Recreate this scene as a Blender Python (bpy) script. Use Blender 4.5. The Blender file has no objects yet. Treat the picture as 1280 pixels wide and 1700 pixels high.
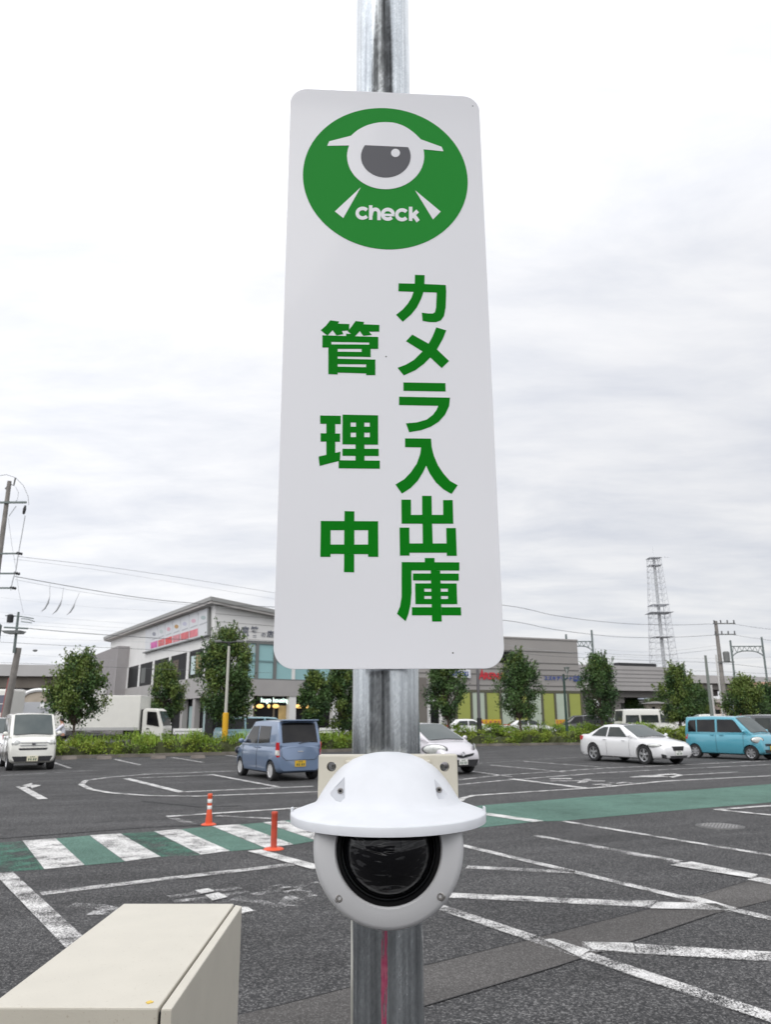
import bpy, bmesh, math, random
from mathutils import Vector, Matrix
R_ = math.radians
C = bpy.context.scene.collection
SC = bpy.context.scene
random.seed(7)

# ------------------------------------------------------------------ camera, world, sun
CAM_H, F, TH, RO = 1.72, 1270.0, R_(14.95), R_(0.28)
FW = Vector((0, math.cos(TH), math.sin(TH)))
_r = Vector((1, 0, 0)); _u = _r.cross(FW)
RX = math.cos(RO)*_r - math.sin(RO)*_u
UP = math.sin(RO)*_r + math.cos(RO)*_u
EYE = Vector((0, 0, CAM_H))
cam_d = bpy.data.cameras.new('camera'); cam = bpy.data.objects.new('camera', cam_d); C.objects.link(cam)
m3 = Matrix((RX, UP, -FW)).transposed()
cam.matrix_world = Matrix.Translation(EYE) @ m3.to_4x4()
cam_d.sensor_fit = 'VERTICAL'; cam_d.sensor_height = 36.0; cam_d.lens = F/1700*36.0
cam_d.clip_start = .02; cam_d.clip_end = 3000
cam_d.dof.use_dof = True; cam_d.dof.focus_distance = 0.98; cam_d.dof.aperture_fstop = 17
SC.camera = cam
SC.view_settings.view_transform = 'Standard'; SC.view_settings.look = 'None'
SC.view_settings.exposure = 0.3; SC.view_settings.gamma = 1.0

SUN_EL, SUN_AZ = R_(42), R_(-160)      # azimuth from +Y towards +X
wd = bpy.data.worlds.new('World'); SC.world = wd; wd.use_nodes = True
nt = wd.node_tree; nt.nodes.clear(); N = nt.nodes; Lk = nt.links
out = N.new('ShaderNodeOutputWorld')
sky = N.new('ShaderNodeTexSky'); sky.sky_type = 'NISHITA'; sky.sun_disc = False
sky.sun_elevation = SUN_EL; sky.sun_rotation = SUN_AZ
bg1 = N.new('ShaderNodeBackground'); bg1.inputs[1].default_value = 0.1; Lk.new(sky.outputs[0], bg1.inputs[0])
tc = N.new('ShaderNodeTexCoord'); sp = N.new('ShaderNodeSeparateXYZ'); Lk.new(tc.outputs['Generated'], sp.inputs[0])
def wmath(op, a, b=None, cl=False):
    n = N.new('ShaderNodeMath'); n.operation = op; n.use_clamp = cl
    for i, x in enumerate((a, b)):
        if x is None: continue
        if isinstance(x, (int, float)): n.inputs[i].default_value = x
        else: Lk.new(x, n.inputs[i])
    return n.outputs[0]
zc = wmath('ADD', wmath('MAXIMUM', sp.outputs[2], 0.0), 0.13)
cb = N.new('ShaderNodeCombineXYZ')
Lk.new(wmath('DIVIDE', sp.outputs[0], zc), cb.inputs[0]); Lk.new(wmath('DIVIDE', sp.outputs[1], zc), cb.inputs[1])
mp = N.new('ShaderNodeMapping'); mp.inputs['Rotation'].default_value = (0, 0, .35); mp.inputs['Scale'].default_value = (.9, 1.7, 1)
Lk.new(cb.outputs[0], mp.inputs[0])
nz = N.new('ShaderNodeTexNoise'); nz.inputs['Scale'].default_value = 1.6; nz.inputs['Detail'].default_value = 9; nz.inputs['Roughness'].default_value = .60; nz.inputs['Distortion'].default_value = .25
Lk.new(mp.outputs[0], nz.inputs['Vector'])
cr = N.new('ShaderNodeValToRGB'); cr.color_ramp.elements[0].position = .32; cr.color_ramp.elements[0].color = (.755, .778, .84, 1)
cr.color_ramp.elements[1].position = .64; cr.color_ramp.elements[1].color = (.97, .97, .985, 1)
Lk.new(nz.outputs[0], cr.inputs[0])
def wrange(a, b, c, d):
    n = N.new('ShaderNodeMapRange'); n.inputs[1].default_value = a; n.inputs[2].default_value = b; n.inputs[3].default_value = c; n.inputs[4].default_value = d; Lk.new(sp.outputs[2], n.inputs[0]); return n.outputs[0]
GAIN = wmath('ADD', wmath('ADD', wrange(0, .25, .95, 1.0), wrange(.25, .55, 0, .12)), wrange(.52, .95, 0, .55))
# sky gain raised to the left, and behind the camera to light the sign
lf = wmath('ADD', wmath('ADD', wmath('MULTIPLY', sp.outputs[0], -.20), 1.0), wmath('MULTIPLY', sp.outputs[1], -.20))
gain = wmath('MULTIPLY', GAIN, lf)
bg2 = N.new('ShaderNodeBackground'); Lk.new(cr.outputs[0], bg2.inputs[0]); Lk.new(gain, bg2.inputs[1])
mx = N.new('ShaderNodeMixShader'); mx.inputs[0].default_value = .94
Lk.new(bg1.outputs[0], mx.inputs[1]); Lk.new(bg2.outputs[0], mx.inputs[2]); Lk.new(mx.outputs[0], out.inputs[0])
sun_d = bpy.data.lights.new('sun', 'SUN'); sun_d.energy = 1.0; sun_d.angle = R_(40); sun_d.color = (1, .97, .93)
sun = bpy.data.objects.new('sun', sun_d); C.objects.link(sun)
sdir = Vector((math.sin(SUN_AZ)*math.cos(SUN_EL), math.cos(SUN_AZ)*math.cos(SUN_EL), math.sin(SUN_EL)))
sun.rotation_euler = (-sdir).to_track_quat('-Z', 'Y').to_euler(); sun.location = (0, 0, 60)

# ------------------------------------------------------------------ survey helpers: photo point -> place in the world
def ray(px, py): return RX*((px-640)/F) - UP*((py-850)/F) + FW
def G(px, py, z=0.0):
    d = ray(px, py); return EYE + d*((z-CAM_H)/d.z)
def A(px, py, Y):
    d = ray(px, py); return EYE + d*(Y/d.y)
def onplane(px, py, p0, n):
    d = ray(px, py); return EYE + d*((p0-EYE).dot(n)/d.dot(n))

# ------------------------------------------------------------------ materials
MATS = {}
def mat(name, col, rough=.6, metal=0.0, var=0.0, vscale=6.0, bump=0.0, bscale=60.0, coat=0.0, spec=.5, island=0.0, col2=None, emit=0.0, stretch=None):
    if name in MATS: return MATS[name]
    m = bpy.data.materials.new(name); m.use_nodes = True; t = m.node_tree; b = t.nodes['Principled BSDF']
    b.inputs['Base Color'].default_value = (*col, 1); b.inputs['Roughness'].default_value = rough; b.inputs['Metallic'].default_value = metal
    b.inputs['Coat Weight'].default_value = coat; b.inputs['Coat Roughness'].default_value = .06; b.inputs['Specular IOR Level'].default_value = spec
    tcn = t.nodes.new('ShaderNodeTexCoord'); vec = tcn.outputs['Object']
    if stretch:
        mpn = t.nodes.new('ShaderNodeMapping'); mpn.inputs['Scale'].default_value = stretch; t.links.new(vec, mpn.inputs[0]); vec = mpn.outputs[0]
    src = None
    if var or col2:
        n = t.nodes.new('ShaderNodeTexNoise'); n.inputs['Scale'].default_value = vscale; n.inputs['Detail'].default_value = 6; t.links.new(vec, n.inputs['Vector'])
        r = t.nodes.new('ShaderNodeValToRGB'); r.color_ramp.elements[0].position = .3; r.color_ramp.elements[1].position = .7
        c2 = col2 or tuple(min(1, c*(1+var)) for c in col); c1 = col if col2 else tuple(c*(1-var) for c in col)
        r.color_ramp.elements[0].color = (*c1, 1); r.color_ramp.elements[1].color = (*c2, 1)
        t.links.new(n.outputs[0], r.inputs[0]); src = r.outputs[0]
    if island:
        g = t.nodes.new('ShaderNodeNewGeometry'); hs = t.nodes.new('ShaderNodeHueSaturation')
        mr = t.nodes.new('ShaderNodeMapRange'); mr.inputs[3].default_value = 1-island; mr.inputs[4].default_value = 1+island
        t.links.new(g.outputs['Random Per Island'], mr.inputs[0]); t.links.new(mr.outputs[0], hs.inputs['Value'])
        mh = t.nodes.new('ShaderNodeMapRange'); mh.inputs[3].default_value = .493; mh.inputs[4].default_value = .515
        t.links.new(g.outputs['Random Per Island'], mh.inputs[0]); t.links.new(mh.outputs[0], hs.inputs['Hue'])
        if src is not None: t.links.new(src, hs.inputs['Color'])
        else: hs.inputs['Color'].default_value = (*col, 1)
        src = hs.outputs[0]
    if src is not None: t.links.new(src, b.inputs['Base Color'])
    if bump:
        n2 = t.nodes.new('ShaderNodeTexNoise'); n2.inputs['Scale'].default_value = bscale; n2.inputs['Detail'].default_value = 5; t.links.new(vec, n2.inputs['Vector'])
        bp = t.nodes.new('ShaderNodeBump'); bp.inputs['Strength'].default_value = bump; bp.inputs['Distance'].default_value = .01
        t.links.new(n2.outputs[0], bp.inputs['Height']); t.links.new(bp.outputs[0], b.inputs['Normal'])
    if emit:
        b.inputs['Emission Color'].default_value = (*col, 1); b.inputs['Emission Strength'].default_value = emit
    MATS[name] = m; return m

def asphalt_mat(name, dark, light, speck, big=.25, sc=85.0, wear=None):
    """aggregate speckle + patches; with wear, the paint worn through to the road by holes"""
    m = bpy.data.materials.new(name); m.use_nodes = True; t = m.node_tree; b = t.nodes['Principled BSDF']
    b.inputs['Roughness'].default_value = .85; b.inputs['Specular IOR Level'].default_value = .25
    g = t.nodes.new('ShaderNodeNewGeometry'); pos = g.outputs['Position']
    v = t.nodes.new('ShaderNodeTexVoronoi'); v.inputs['Scale'].default_value = sc; t.links.new(pos, v.inputs['Vector'])
    sx = t.nodes.new('ShaderNodeSeparateColor'); t.links.new(v.outputs['Color'], sx.inputs[0])
    r = t.nodes.new('ShaderNodeValToRGB'); e = r.color_ramp.elements
    e[0].position = .25; e[0].color = (*dark, 1); e[1].position = 1; e[1].color = (*speck, 1); q = e.new(.72); q.color = (*light, 1)
    t.links.new(sx.outputs[0], r.inputs[0])
    n = t.nodes.new('ShaderNodeTexNoise'); n.inputs['Scale'].default_value = .5; n.inputs['Detail'].default_value = 9; n.inputs['Roughness'].default_value = .65; t.links.new(pos, n.inputs['Vector'])
    mr = t.nodes.new('ShaderNodeMapRange'); mr.inputs[1].default_value = .3; mr.inputs[2].default_value = .7; mr.inputs[3].default_value = 1-big; mr.inputs[4].default_value = 1+big
    t.links.new(n.outputs[0], mr.inputs[0])
    hs = t.nodes.new('ShaderNodeHueSaturation'); t.links.new(r.outputs[0], hs.inputs['Color']); t.links.new(mr.outputs[0], hs.inputs['Value']); t.links.new(hs.outputs[0], b.inputs['Base Color'])
    if wear is None:      # old stains, and bands polished by tyres along the driving lane
        na = t.nodes.new('ShaderNodeTexNoise'); na.inputs['Scale'].default_value = 1.7; na.inputs['Detail'].default_value = 3; mpa = t.nodes.new('ShaderNodeMapping'); mpa.inputs['Rotation'].default_value = (0, 0, -.32); t.links.new(pos, mpa.inputs[0])
        mpb = t.nodes.new('ShaderNodeMapping'); mpb.inputs['Scale'].default_value = (.09, 1, 1); t.links.new(mpa.outputs[0], mpb.inputs[0]); t.links.new(mpb.outputs[0], na.inputs['Vector'])
        nb = t.nodes.new('ShaderNodeTexNoise'); nb.inputs['Scale'].default_value = 1.1; nb.inputs['Detail'].default_value = 6; nb.inputs['Roughness'].default_value = .7; t.links.new(pos, nb.inputs['Vector'])
        ma = t.nodes.new('ShaderNodeMapRange'); ma.inputs[1].default_value = .40; ma.inputs[2].default_value = .62; ma.inputs[3].default_value = .84; ma.inputs[4].default_value = 1.1; t.links.new(na.outputs[0], ma.inputs[0])
        mb_ = t.nodes.new('ShaderNodeMapRange'); mb_.inputs[1].default_value = .60; mb_.inputs[2].default_value = .70; mb_.inputs[3].default_value = 1.0; mb_.inputs[4].default_value = .66; t.links.new(nb.outputs[0], mb_.inputs[0])
        mm = t.nodes.new('ShaderNodeMath'); mm.operation = 'MULTIPLY'; t.links.new(ma.outputs[0], mm.inputs[0]); t.links.new(mb_.outputs[0], mm.inputs[1])
        m2 = t.nodes.new('ShaderNodeMath'); m2.operation = 'MULTIPLY'; t.links.new(mm.outputs[0], m2.inputs[0]); t.links.new(mr.outputs[0], m2.inputs[1]); t.links.new(m2.outputs[0], hs.inputs['Value'])
    bp = t.nodes.new('ShaderNodeBump'); bp.inputs['Strength'].default_value = .55; bp.inputs['Distance'].default_value = .006
    t.links.new(v.outputs['Distance'], bp.inputs['Height']); t.links.new(bp.outputs[0], b.inputs['Normal'])
    if wear is not None:
        n2 = t.nodes.new('ShaderNodeTexNoise'); n2.inputs['Scale'].default_value = 75; n2.inputs['Detail'].default_value = 5; n2.inputs['Roughness'].default_value = .75; t.links.new(pos, n2.inputs['Vector'])
        n3 = t.nodes.new('ShaderNodeTexNoise'); n3.inputs['Scale'].default_value = 3.2; n3.inputs['Detail'].default_value = 5; t.links.new(pos, n3.inputs['Vector'])
        ad = t.nodes.new('ShaderNodeMath'); ad.operation = 'MULTIPLY_ADD'; ad.inputs[1].default_value = .45; t.links.new(n3.outputs[0], ad.inputs[0]); t.links.new(n2.outputs[0], ad.inputs[2])
        cm = t.nodes.new('ShaderNodeMapRange'); cm.inputs[1].default_value = wear-.035; cm.inputs[2].default_value = wear+.035; t.links.new(ad.outputs[0], cm.inputs[0])
        tr = t.nodes.new('ShaderNodeBsdfTransparent'); ms = t.nodes.new('ShaderNodeMixShader')
        t.links.new(cm.outputs[0], ms.inputs[0]); t.links.new(tr.outputs[0], ms.inputs[1]); t.links.new(b.outputs[0], ms.inputs[2])
        t.links.new(ms.outputs[0], t.nodes['Material Output'].inputs[0])
    MATS[name] = m; return m

M_ASPH = asphalt_mat('asphalt', (.026, .026, .027), (.066, .065, .065), (.17, .166, .163), .24)
M_PATCH = asphalt_mat('asphalt_patch', (.064, .060, .057), (.094, .089, .085), (.165, .158, .152), .16, 120)
M_PAINT = asphalt_mat('road_paint_fresh', (.52, .515, .50), (.66, .65, .63), (.76, .75, .73), .12, 90, wear=.685)
M_WORN = asphalt_mat('road_paint_worn', (.52, .51, .50), (.68, .67, .65), (.78, .77, .75), .12, 90, wear=.725)
M_FADED = asphalt_mat('road_paint_faded', (.42, .415, .41), (.56, .55, .54), (.7, .69, .68), .12, 90, wear=.775)
M_GREENP = asphalt_mat('green_road_paint', (.062, .125, .098), (.088, .168, .135), (.14, .23, .19), .28, 90, wear=.58)
M_GREENF = asphalt_mat('green_road_paint_faded', (.05, .14, .10), (.075, .19, .14), (.13, .25, .2), .2, 90, wear=.74)
M_CRACK = mat('crack_sealant', (.018, .018, .019), .9)

# ------------------------------------------------------------------ mesh builder
def absloc(o):
    v = Vector((0, 0, 0))
    while o is not None: v = v + Vector(o.location); o = o.parent
    return v
class MB:
    def __init__(s): s.v = []; s.f = []; s.mi = []; s.k = 0
    def mat(s, k): s.k = k; return s
    def add(s, vs, fs):
        b = len(s.v); s.v += [tuple(x) for x in vs]
        for f in fs: s.f.append([b+i for i in f]); s.mi.append(s.k)
        return s
    def hexa(s, p):   # 4 bottom + 4 top
        return s.add(p, [(3,2,1,0),(4,5,6,7),(0,1,5,4),(1,2,6,5),(2,3,7,6),(3,0,4,7)])
    def box(s, c, d, rz=0.0, tilt=None):
        hx, hy, hz = d[0]/2, d[1]/2, d[2]/2; ca, sa = math.cos(rz), math.sin(rz); P = []
        for z in (-hz, hz):
            for x, y in ((-hx,-hy),(hx,-hy),(hx,hy),(-hx,hy)):
                v = Vector((x, y, z))
                if tilt is not None: v = tilt @ v
                P.append((c[0]+v.x*ca-v.y*sa, c[1]+v.x*sa+v.y*ca, c[2]+v.z))
        return s.hexa(P)
    def prism(s, lo, hi):
        n = len(lo); fs = [tuple(range(n-1, -1, -1)), tuple(range(n, 2*n))]
        for i in range(n): j = (i+1) % n; fs.append((i, j, n+j, n+i))
        return s.add(list(lo)+list(hi), fs)
    def tube(s, path, r, n=6, caps=True):
        path = [Vector(p) for p in path]; rs = r if isinstance(r, (list, tuple)) else [r]*len(path)
        vs = []; ref = None
        for i, p in enumerate(path):
            d = (path[min(i+1, len(path)-1)]-path[max(i-1, 0)]).normalized()
            if ref is None: ref = Vector((0, 0, 1)) if abs(d.z) < .9 else Vector((1, 0, 0))
            a = d.cross(ref).normalized(); b = d.cross(a).normalized(); ref = -b if False else ref
            if abs(d.dot(ref)) > .98: ref = Vector((1, 0, 0)) if abs(d.x) < .9 else Vector((0, 1, 0))
            for k in range(n):
                t = 2*math.pi*k/n; vs.append(p + (a*math.cos(t)+b*math.sin(t))*rs[i])
        fs = []
        for i in range(len(path)-1):
            for k in range(n): fs.append((i*n+k, i*n+(k+1)%n, (i+1)*n+(k+1)%n, (i+1)*n+k))
        if caps: fs.append(tuple(range(n-1, -1, -1))); fs.append(tuple((len(path)-1)*n+k for k in range(n)))
        return s.add(vs, fs)
    def lathe(s, prof, o, ax=(0,0,1), n=24, a0=0.0, a1=2*math.pi, x0=None):
        ax = Vector(ax).normalized(); x = Vector(x0) if x0 else (Vector((1,0,0)) if abs(ax.x) < .9 else Vector((0,1,0)))
        x = (x-ax*x.dot(ax)).normalized(); y = ax.cross(x); o = Vector(o)
        full = abs(a1-a0-2*math.pi) < 1e-6; m = n if full else n+1; vs = []
        for r, h in prof:
            for k in range(m):
                t = a0+(a1-a0)*k/n; vs.append(o+ax*h+(x*math.cos(t)+y*math.sin(t))*r)
        fs = []
        for i in range(len(prof)-1):
            for k in range(n): j = (k+1) % m; fs.append((i*m+k, i*m+j, (i+1)*m+j, (i+1)*m+k))
        return s.add(vs, fs)
    def sphere(s, c, r, n=12, sz=1.0):
        return s.lathe([(r*math.sin(math.pi*i/n)+1e-5, -r*sz*math.cos(math.pi*i/n)) for i in range(n+1)], c, n=n)
    def build(s, name, mats, parent=None, loc=None, smooth=None, bevel=0.0, local=False):
        me = bpy.data.meshes.new(name); o = bpy.data.objects.new(name, me); C.objects.link(o)
        if parent is not None: o.parent = parent
        if loc is not None: o.location = loc
        off = Vector((0,0,0)) if local else absloc(o)
        me.from_pydata([(a-off.x, b-off.y, c-off.z) for a, b, c in s.v], [], s.f)
        for m_ in (mats if isinstance(mats, (list, tuple)) else [mats]): me.materials.append(m_)
        me.polygons.foreach_set('material_index', s.mi)
        bm = bmesh.new(); bm.from_mesh(me); bmesh.ops.remove_doubles(bm, verts=bm.verts, dist=1e-6) if len(s.f) < 4000 else None
        bmesh.ops.recalc_face_normals(bm, faces=bm.faces) if len(s.f) < 4000 else None
        if bevel: 
            es = [e for e in bm.edges if len(e.link_faces) == 2 and e.calc_face_angle(0) > .5]
            bmesh.ops.bevel(bm, geom=es, offset=bevel, segments=2, affect='EDGES', profile=.6)
        bm.to_mesh(me); bm.free()
        if smooth:
            me.polygons.foreach_set('use_smooth', [True]*len(me.polygons)); me.set_sharp_from_angle(angle=R_(smooth))
        me.update(); return o
def tag(o, label=None, cat=None, group=None, kind=None):
    if label: o['label'] = label
    if cat: o['category'] = cat
    if group: o['group'] = group
    if kind: o['kind'] = kind
    return o
def root(name, loc, label, cat, group=None, rz=0.0):
    o = bpy.data.objects.new(name, None); C.objects.link(o); o.empty_display_size = .2
    o.location = loc; o.rotation_euler = (0, 0, rz); return tag(o, label, cat, group)
def bool_cut(o, cutters):
    """carve the cutter builders out of o for good"""
    cs = []
    for cmb in cutters:
        c = cmb.build('cutter', [], loc=None, local=True); c.parent = o.parent; c.matrix_parent_inverse = Matrix.Identity(4); cs.append(c)
        md = o.modifiers.new('cut', 'BOOLEAN'); md.object = c; md.solver = 'EXACT'; md.operation = 'DIFFERENCE'
    bpy.context.view_layer.update()
    dg = bpy.context.evaluated_depsgraph_get(); me = bpy.data.meshes.new_from_object(o.evaluated_get(dg))
    old = o.data; o.modifiers.clear(); o.data = me; me.name = old.name; bpy.data.meshes.remove(old)
    for c in cs: d = c.data; bpy.data.objects.remove(c); bpy.data.meshes.remove(d)
    return o
def text2d(body, size=1.0, bold=0.0, shear=0.0):
    cu = bpy.data.curves.new('txt', 'FONT'); cu.body = body; cu.size = size; cu.offset = bold; cu.shear = shear; cu.resolution_u = 3
    o = bpy.data.objects.new('txt', cu); C.objects.link(o); bpy.context.view_layer.update()
    me = bpy.data.meshes.new_from_object(o.evaluated_get(bpy.context.evaluated_depsgraph_get()))
    V = [v.co.copy() for v in me.vertices]; Fs = [tuple(p.vertices) for p in me.polygons]
    bpy.data.objects.remove(o); bpy.data.curves.remove(cu); bpy.data.meshes.remove(me)
    return V, Fs

# common materials
m_white = mat('white_paint', (.78, .78, .77), .45, var=.03)
m_tyre = mat('tyre_rubber', (.02, .02, .021), .85, var=.2, vscale=20)
m_rim = mat('alloy_rim', (.55, .55, .56), .3, .85)
m_dark = mat('dark_plastic', (.018, .018, .02), .5, var=.2)
m_glass = mat('vehicle_glass', (.020, .028, .028), .05, spec=.35, col2=(.045, .05, .045), vscale=1.6)
m_glassdk = mat('privacy_glass', (.008, .008, .010), .05, spec=.32, col2=(.022, .021, .02), vscale=1.8)
m_glassl = mat('windscreen_glass', (.035, .05, .05), .06, spec=.55, col2=(.075, .09, .085), vscale=1.4)
m_lamp = mat('headlamp_lens', (.62, .63, .60), .12, .25, var=.25, vscale=14)
m_red = mat('tail_lamp_red', (.45, .012, .016), .15, coat=.6)
m_steel = mat('galvanised_steel_grey', (.30, .31, .32), .5, .4, var=.12, vscale=3)
m_conc = mat('concrete', (.27, .26, .245), .9, var=.16, vscale=2.2, bump=.2, bscale=25)
m_concd = mat('pole_concrete', (.21, .195, .18), .9, var=.2, vscale=3, bump=.2, bscale=40)
m_wire = mat('cable_black', (.09, .095, .10), .6)
m_wireg = mat('cable_grey', (.36, .37, .38), .6)

# ------------------------------------------------------------------ ground and painted markings
g = MB(); g.add([(-900,-300,0),(900,-300,0),(900,1800,0),(-900,1800,0)], [(0,1,2,3)])
tag(g.build('asphalt_ground', M_ASPH), kind='structure', label='dark grey speckled asphalt of the car park and street')
def sheet(polys, name, m, z, lab=None):
    mb = MB()
    for P in polys:
        P = [Vector((p.x, p.y, z)) for p in P]
        mb.add(P, [tuple(range(len(P)))])
    return tag(mb.build(name, m), kind='structure', label=lab)
def px(*pts): return [G(*p) for p in pts]
def line(pts, w, lift=0):
    P = [G(*p) for p in pts]; L = []; Rr = []
    for i, p in enumerate(P):
        d = P[min(i+1, len(P)-1)]-P[max(i-1, 0)]; n = Vector((-d.y, d.x, 0)).normalized()*w/2
        L.append(p+n); Rr.append(p-n)
    return L+Rr[::-1]
def strips(pts, w):     # a bent line as one quad per leg, sharing its corners
    P = [G(*p) for p in pts]; O = []
    for i, p in enumerate(P):
        d = P[min(i+1, len(P)-1)]-P[max(i-1, 0)]; n = Vector((-d.y, d.x, 0)).normalized()*w/2; O.append((p+n, p-n))
    return [[O[i][0], O[i][1], O[i+1][1], O[i+1][0]] for i in range(len(O)-1)]
sheet([px((100,1757),(340,1700),(440,1676),(581,1640),(700,1605),(881,1560),(1130,1496.5),(1253,1460),(1300,1447),(1500,1392),(1500,1434),(1300,1490),(1189,1517),(1076,1555),(926,1605),(700,1673),(600,1704),(350,1782))],
      'trench_patch', M_PATCH, .004, 'lighter grey strip of newer asphalt crossing the near car park')
ck = []
for a in ([(440,1676),(581,1640),(700,1605),(881,1560),(1130,1496.5),(1253,1460)], [(700,1673),(926,1605),(1076,1555),(1189,1517)]): ck += strips(a, .011)
ck += strips([(-20,1394),(244,1374),(345,1370)], .05) + strips([(233,1330),(330,1340),(400,1338)], .06)
sheet(ck, 'asphalt_joint', M_CRACK, .006, 'thin dark joints cut along the asphalt patch')
# green lane and crossing
sheet([px((-60,1404),(37,1397),(73,1444),(-60,1452)), px((199,1384.4),(256,1381),(333,1419.7),(266,1423))], 'green_lane_worn', M_GREENF, .004, 'worn green coating between crossing stripes')
sheet([px((91,1392.5),(148,1387.6),(207,1431),(140,1437)), px((298.6,1377),(351.4,1372),(441,1409),(382,1413.6)), px((396,1369),(437,1366),(525,1396),(487.5,1402.7)),
       px((471,1363),(640,1345),(780,1339),(990,1322),(1153,1311.7),(1300,1300.5),(1600,1277.7),(1600,1304.7),(1300,1330.5),(1108,1347),(935.6,1363),(895,1363.8),(800,1374),(560,1390))],
      'green_lane', M_GREENP, .004, 'green painted lane running across the car park')
sheet([px((36.6,1396.6),(91.4,1392.5),(140,1437),(73,1444)), px((148,1387.6),(199,1384.4),(266,1423),(207,1431)), px((256,1381),(298.6,1377),(382,1413.6),(333,1419.7)),
       px((351.4,1372),(396,1369),(487.5,1402.7),(441,1408.8)), px((436.7,1366),(471,1363),(560,1390),(525,1396))],
      'crosswalk_stripes', M_PAINT, .008, 'broad white crossing stripes on the green lane')
wh, wo, fa = [], [], []
def L_(dst, pts, w): dst += strips(pts, w)
L_(wo, [(935.6,1364),(1300,1424),(1600,1473.4)], .12); L_(wo, [(890,1388),(1130,1431)], .12)
wh.append(px((1148.6,1431.8),(1259.6,1453.5),(1248.3,1459.4),(1113.2,1437.6))); L_(wh, [(1252,1460),(1300,1470),(1520,1515)], .22)
L_(wo, [(765,1403.7),(1290,1528.5),(1500,1578.4)], .13); wh.append(px((1128,1488),(1160,1491),(1226,1510),(1200,1512)))
L_(wo, [(775,1440.5),(955,1449)], .17); L_(wo, [(740,1487.3),(1060,1502)], .22); wh.append(px((1048,1497),(1090,1497),(1085,1503),(1060,1508)))
wh.append(px((1092,1499),(1190,1502),(1218,1513),(1080,1510)))
L_(wo, [(1056,1576.5),(1300,1591),(1450,1600)], .25); wh.append(px((967,1566),(1052,1568),(1056,1584),(985,1579)))
L_(wo, [(727,1506),(882,1558)], .15); wh.append(px((903,1562),(920,1561),(980,1580),(962,1591))); L_(wo, [(970,1586),(1310,1701),(1480,1758.5)], .15)
L_(wh, [(422,1413),(530,1443)], .2); L_(wo, [(5,1450),(150,1592)], .19); L_(wo, [(67,1485),(250,1463),(485,1436)], .17)
L_(wh, [(745,1350),(800,1351),(895,1365)], .26)
ring = [(763,1331),(768,1326),(786,1321.5),(890,1314.5),(990,1308.5),(1103,1297.5),(1300,1287.5)]; L_(wh, ring, .15)
L_(wh, [(849.5,1293.6),(972,1309)], .22); L_(wo, [(700,1302),(830,1287.4),(999,1276),(1182,1267.7),(1300,1262)], .13)
L_(wo, [(700,1309),(830,1296.5),(1006,1283),(1300,1268.5)], .13); L_(wo, [(1136,1287),(1224,1282)], .14)
L_(wo, [(815,1270.5),(939,1282)], .13); L_(wo, [(869,1264),(1013,1275)], .13); L_(fa, [(760,1270),(897,1261),(985,1256)], .12); L_(wo, [(770,1279),(850,1290)], .12)
L_(wh, [(1300,1337),(1191,1345),(1191.5,1345.3)], .14); L_(wh, [(1191,1345),(1300,1356)], .14)
L_(wh, [(134,1303),(150,1311),(183,1317),(244,1321.5),(325,1322.6),(520,1315.5),(640,1309)], .15)
L_(wo, [(134,1303),(142,1296),(179,1291),(244,1285.6),(400,1280)], .15)
L_(wh, [(209,1293),(302,1316)], .2); L_(wo, [(227,1292),(349,1287)], .13); L_(wh, [(300.6,1315.5),(520,1306)], .13); L_(wh, [(349,1286),(461,1307)], .15)
L_(wh, [(32,1306),(71,1327.5)], .2); wh.append(px((30,1308),(40,1303.5),(53,1300.5),(52,1303.5),(68,1304),(52,1309.5),(50,1306.5)))
L_(wh, [(276,1356.5),(390,1349),(506,1341.5)], .16); L_(fa, [(284,1358),(321,1368.5)], .15); L_(wo, [(359,1355),(451,1359.5)], .13)
L_(wo, [(83,1264.5),(116,1275.5)], .14); L_(wo, [(189,1260.5),(231.5,1270)], .14); L_(wo, [(284,1257.6),(337,1266)], .14); L_(fa, [(-20,1289),(80,1283.5),(160,1279)], .14); L_(wo, [(375,1254),(430,1262)], .14)
L_(fa, [(727,1506),(1310,1701)], .15); L_(fa, [(740,1487.3),(1225,1511)], .2); L_(fa, [(967,1573),(1300,1591)], .22); L_(fa, [(890,1388),(1300,1466)], .13)
# worn lettering and arrows painted on the lane
for a, w in (([(117,1503),(165,1506),(198,1514)], .16), ([(280,1490),(340,1481.5),(400,1475)], .13), ([(286,1498),(330,1493),(372,1487)], .12), ([(420,1486),(470,1478),(500,1474)], .12), ([(300,1505),(340,1500)], .12), ([(372,1487),(412,1480)], .10), ([(385,1493),(430,1498),(468,1508)], .12),
             ([(452,1471),(480,1478),(512,1490)], .2), ([(440,1479),(470,1471)], .09), ([(476,1505),(492,1488),(500,1480)], .22), ([(498,1472),(530,1466)], .12), ([(160,1520),(172,1513)], .2), ([(396,1511),(415,1516)], .16)): L_(fa, a, w)
wh.append(px((323,1480),(345,1476.5),(357,1481),(334,1485.5))); wh.append(px((340,1488),(362,1483),(378,1491),(352,1497))); wh.append(px((399,1507),(412,1508),(420,1514),(401,1518)))
wh += [px((1044,1291),(1072,1287.5),(1125,1287),(1110,1290.5)), px((1090,1286.5),(1120,1284.5),(1136,1287.5),(1118,1291.5))]
for a, w in (([(912,1293),(950,1293)], .28), ([(915,1297),(965,1296.5),(1005,1297)], .22), ([(965,1300),(978,1293.5)], .22), ([(985,1303),(1012,1302),(1040,1299),(1052,1301)], .2), ([(1005,1304.5),(1020,1300)], .2)): L_(wo, a, w)
sheet(wh, 'parking_lines', M_PAINT, .012, 'white parking lines still bright'); sheet(wo, 'parking_lines', M_WORN, .009, 'white parking lines worn by tyres'); sheet(fa, 'parking_lines', M_FADED, .007, 'faded white lettering and lines on the asphalt')

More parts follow.
